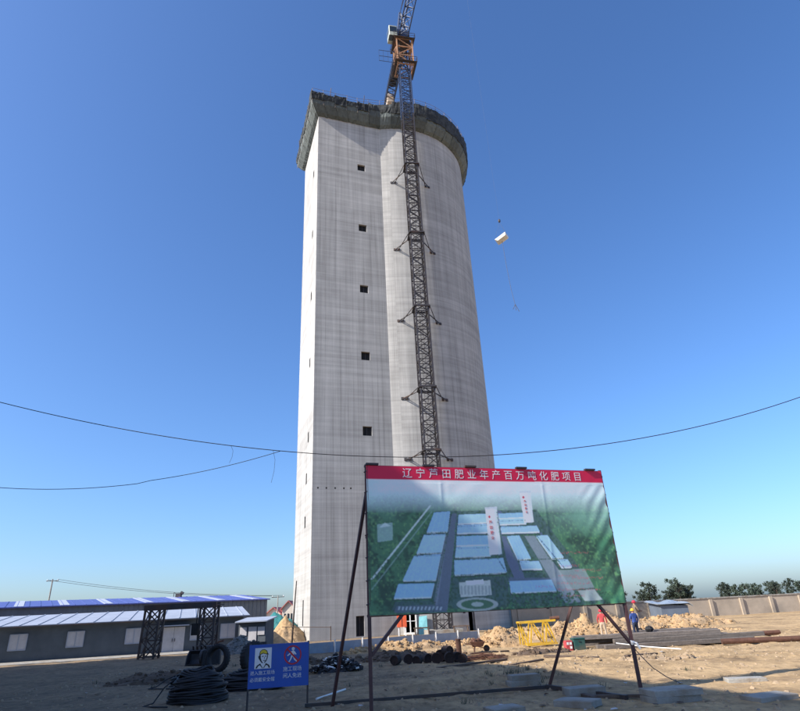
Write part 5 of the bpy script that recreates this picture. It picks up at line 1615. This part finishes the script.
q.add([(3.5 + a, 35.8 + b, zb + c) for a, b, c in tr_], [(4, 7, 6, 5), (0, 4, 5, 1), (1, 5, 6, 2), (2, 6, 7, 3), (3, 7, 4, 0)]); tr2 = q.build('tray', 'rust', wb); md = tr2.modifiers.new('t', 'SOLIDIFY'); md.thickness = .02
q = MB(); q.tube([(3.5 + .5, 35.75, zb + .17), (3.5 + .5, 35.85, zb + .17)], .17, 14); q.build('wheel', 'rubber', wb)
for s_ in (-1, 1):
    q = MB(); q.tube([(4.0, 35.8 + s_ * .07, zb + .17), (3.6, 35.8 + s_ * .2, zb + .25), (3.05, 35.8 + s_ * .25, zb + .42), (2.8, 35.8 + s_ * .26, zb + .44)], .022, 6); q.build('handle', 'rust', wb)
    q = MB(); q.bar((3.3, 35.8 + s_ * .22, zb), (3.35, 35.8 + s_ * .2, zb + .3), .035); q.build('leg', 'rust', wb)
q = MB(); r7 = random.Random(2)
for k in range(6): q.blob((3.5 + r7.uniform(-.25, .25), 35.8 + r7.uniform(-.15, .15), zb + .5 + r7.uniform(0, .1)), (.14, .13, .1), 7, .2, 0, r7)
tag(q.build('scrap_load', 'rust', org=(3.5, 35.8, .3)), 'lumps of rusty scrap heaped in the wheelbarrow', 'scrap', kind='stuff')

# ------------------------------------------------------------------ precast slabs near the board's right foot, planks, pole
def slab(x, y, z, sx, sy, sz, rz, label):
    q = MB(); q.bbox((0, 0, 0), (sx, sy, sz), 0, bev=.012)
    o = q.build('precast_block', 'slab'); o.location = (x, y, z + sz / 2); o.rotation_euler = (random.uniform(-.01, .01), random.uniform(-.01, .01), rz)
    tag(o, label, 'block'); return o
slab(5.98, 15.75, -.06, 1.2, .66, .15, R(14), 'lower grey kerb slab of the pair stacked by the right billboard post')
slab(6.02, 15.77, .092, 1.25, .7, .13, R(11), 'upper grey kerb slab of the pair stacked by the right billboard post')
slab(4.35, 17.25, -.03, 1.0, .5, .2, R(8), 'single thick grey slab lying between the billboard strut and post')
slab(3.78, 15.75, -.05, .95, .62, .14, R(-38), 'pale flat slab lying askew in front of the thick slab')
slab(3.2, 19.75, -.03, .95, .5, .16, R(12), 'lower slab of the small stack behind the billboard strut')
slab(3.24, 19.78, .132, .9, .46, .15, R(9), 'upper slab of the small stack behind the billboard strut')
slab(2.0, 15.5, -.07, .8, .6, .12, R(20), 'half buried flat slab in the shaded foreground soil')
slab(.75, 14.9, -.08, .5, .5, .12, R(40), 'small half buried slab nearest the left billboard post')
slab(8.0, 15.2, -.08, 1.1, .6, .15, R(18), 'grey kerb slab lying alone to the right of the stacked pair')
slab(9.1, 18.3, -.07, 1.0, .5, .14, R(-12), 'grey slab lying on sunlit sand beyond the right billboard post')
def plank(p, q_, w_, h_, label, m_='plank'):
    q = MB(); q.bar(gp(*p, h_ / 2 + .02), gp(*q_, h_ / 2 + .02), w_, h_)
    tag(q.build('timber_plank', m_, org=(p[0], p[1], 0)), label, 'plank')
plank((.9, 27.1), (4.1, 29.3), .2, .07, 'long dark plank lying in front of the rebar pile')
plank((3.7, 26.9), (5.5, 28.0), .18, .06, 'short dark plank on sunlit sand left of the billboard strut')
plank((5.9, 29.5), (7.9, 28.0), .25, .09, 'thick brown plank in front of the red crate')
plank((4.9, 31.5), (7.1, 33.2), .16, .06, 'thin brown plank below the yellow lattice frame')
plank((9.0, 27.7), (10.6, 28.5), .2, .06, 'short brown plank on the sand in front of the beam stack')
plank((2.9, 33.6), (5.0, 34.4), .16, .07, 'dark plank lying by the wheelbarrow')
plank((4.3, 16.6), (6.0, 16.1), .12, .07, 'dark batten lying between the slabs')
plank((4.0, 18.6), (4.35, 16.3), .12, .07, 'dark batten leading from the strut to the pale slab')
q = MB(); q.tube([gp(-2.85, 18.6, .03), gp(-2.2, 20.2, .035)], .03, 8)
tag(q.build('white_rod', 'whitep', org=(-2.5, 19.4, 0)), 'white rod lying on the shaded ground beside the left strut', 'rod')

# ------------------------------------------------------------------ clods and pebbles strewn over the soil (uncountable)
def clods(n, xr, yr, smin, smax, name, m_, label, seed, skew=1.8):
    g_ = np.random.default_rng(seed)
    x = g_.uniform(*xr, n); y = yr[0] + (yr[1] - yr[0]) * g_.random(n) ** skew
    s_ = smin + (smax - smin) * g_.random(n) ** 3
    z = ground_z(x, y)
    base = np.array([(1, 0, -.2), (.3, .95, -.2), (-.8, .6, -.2), (-.8, -.6, -.2), (.3, -.95, -.2), (.45, .1, .5), (-.2, .4, .6), (-.15, -.4, .55)], float)
    fc = [(0, 1, 5), (1, 6, 5), (1, 2, 6), (2, 3, 7, 6), (3, 4, 7), (4, 0, 5), (4, 5, 7), (5, 6, 7)]
    a = g_.uniform(0, 6.28, n)
    jit = 1 + g_.uniform(-.3, .3, (n, 8, 3))
    P_ = base[None] * jit * s_[:, None, None]
    ca, sa = np.cos(a)[:, None], np.sin(a)[:, None]
    V = np.stack([P_[..., 0] * ca - P_[..., 1] * sa + x[:, None], P_[..., 0] * sa + P_[..., 1] * ca + y[:, None], P_[..., 2] + z[:, None]], 2).reshape(-1, 3)
    F = [tuple(i * 8 + k for k in f) for i in range(n) for f in fc]
    me = bpy.data.meshes.new(name); me.from_pydata(V.tolist(), [], F); me.materials.append(M[m_])
    o = bpy.data.objects.new(name, me); col.objects.link(o)
    return tag(o, label, 'rubble', kind='stuff')
clods(9000, (-16, 22), (11, 50), .015, .10, 'soil_clods', 'clod', 'small soil clods and pebbles strewn over the site ground', 3)
clods(700, (-16, 20), (11, 50), .012, .05, 'pale_pebbles', 'gravel', 'pale grey pebbles and mortar crumbs on the site ground', 4)
clods(2600, (5, 23), (44.5, 50.5), .04, .2, 'rubble_lumps', 'sand', 'ochre lumps scattered about the long rubble ridge', 5, 1.)

coil(-8.4, 24.6, .9, .7, .5, 12, 'low coil of black cable lying in front of the upright tyre', 5)
q = MB(); r8 = random.Random(77)
for k in range(130):
    y = 12 + 34 * r8.random() ** 1.6; x = r8.uniform(-.55, .55) * y
    s_ = r8.uniform(.04, .13); z = gz(x, y) + .02
    a = r8.uniform(0, 6.28); n_p = 5
    pts = [(x + s_ * r8.uniform(.5, 1) * math.cos(a + 6.283 * i / n_p), y + s_ * r8.uniform(.5, 1) * math.sin(a + 6.283 * i / n_p), z + r8.uniform(0, .03)) for i in range(n_p)]
    q.add(pts + [(p[0], p[1], p[2] - .006) for p in pts], [tuple(range(n_p)), tuple(reversed(range(n_p, 2 * n_p)))] + [(i, n_p + i, n_p + (i + 1) % n_p, (i + 1) % n_p) for i in range(n_p)], r8.choice((0, 0, 1, 2, 2)))
tag(q.build('litter', ['palegrey', 'plank', 'rust']), 'scraps of paper, bark and rusty tin littering the site ground', 'litter', kind='stuff')
q = MB()
for k in range(46):
    y = 15 + 24 * r8.random(); x = r8.uniform(-.5, .5) * y
    if r8.random() < .5: x, y = 3.4 + r8.gauss(0, .5), 22.5 + r8.gauss(0, 1.2)
    for j in range(14):
        a = r8.uniform(0, 6.28); h_ = r8.uniform(.06, .2); p = Vector((x + r8.gauss(0, .06), y + r8.gauss(0, .06), gz(x, y) - .01)); d = Vector((math.cos(a), math.sin(a), 0))
        sd = Vector((-d.y, d.x, 0)) * .008
        q.add([p - sd, p + sd, p + d * h_ * .35 + Vector((0, 0, h_ * .7)) + sd * .6, p + d * h_ * .35 + Vector((0, 0, h_ * .7)) - sd * .6, p + d * h_ * .8 + Vector((0, 0, h_))], [(0, 1, 2, 3), (3, 2, 4)])
tag(q.build('weeds', 'leaf'), 'sparse tufts of dry weeds on the trodden soil', 'weeds', kind='stuff')
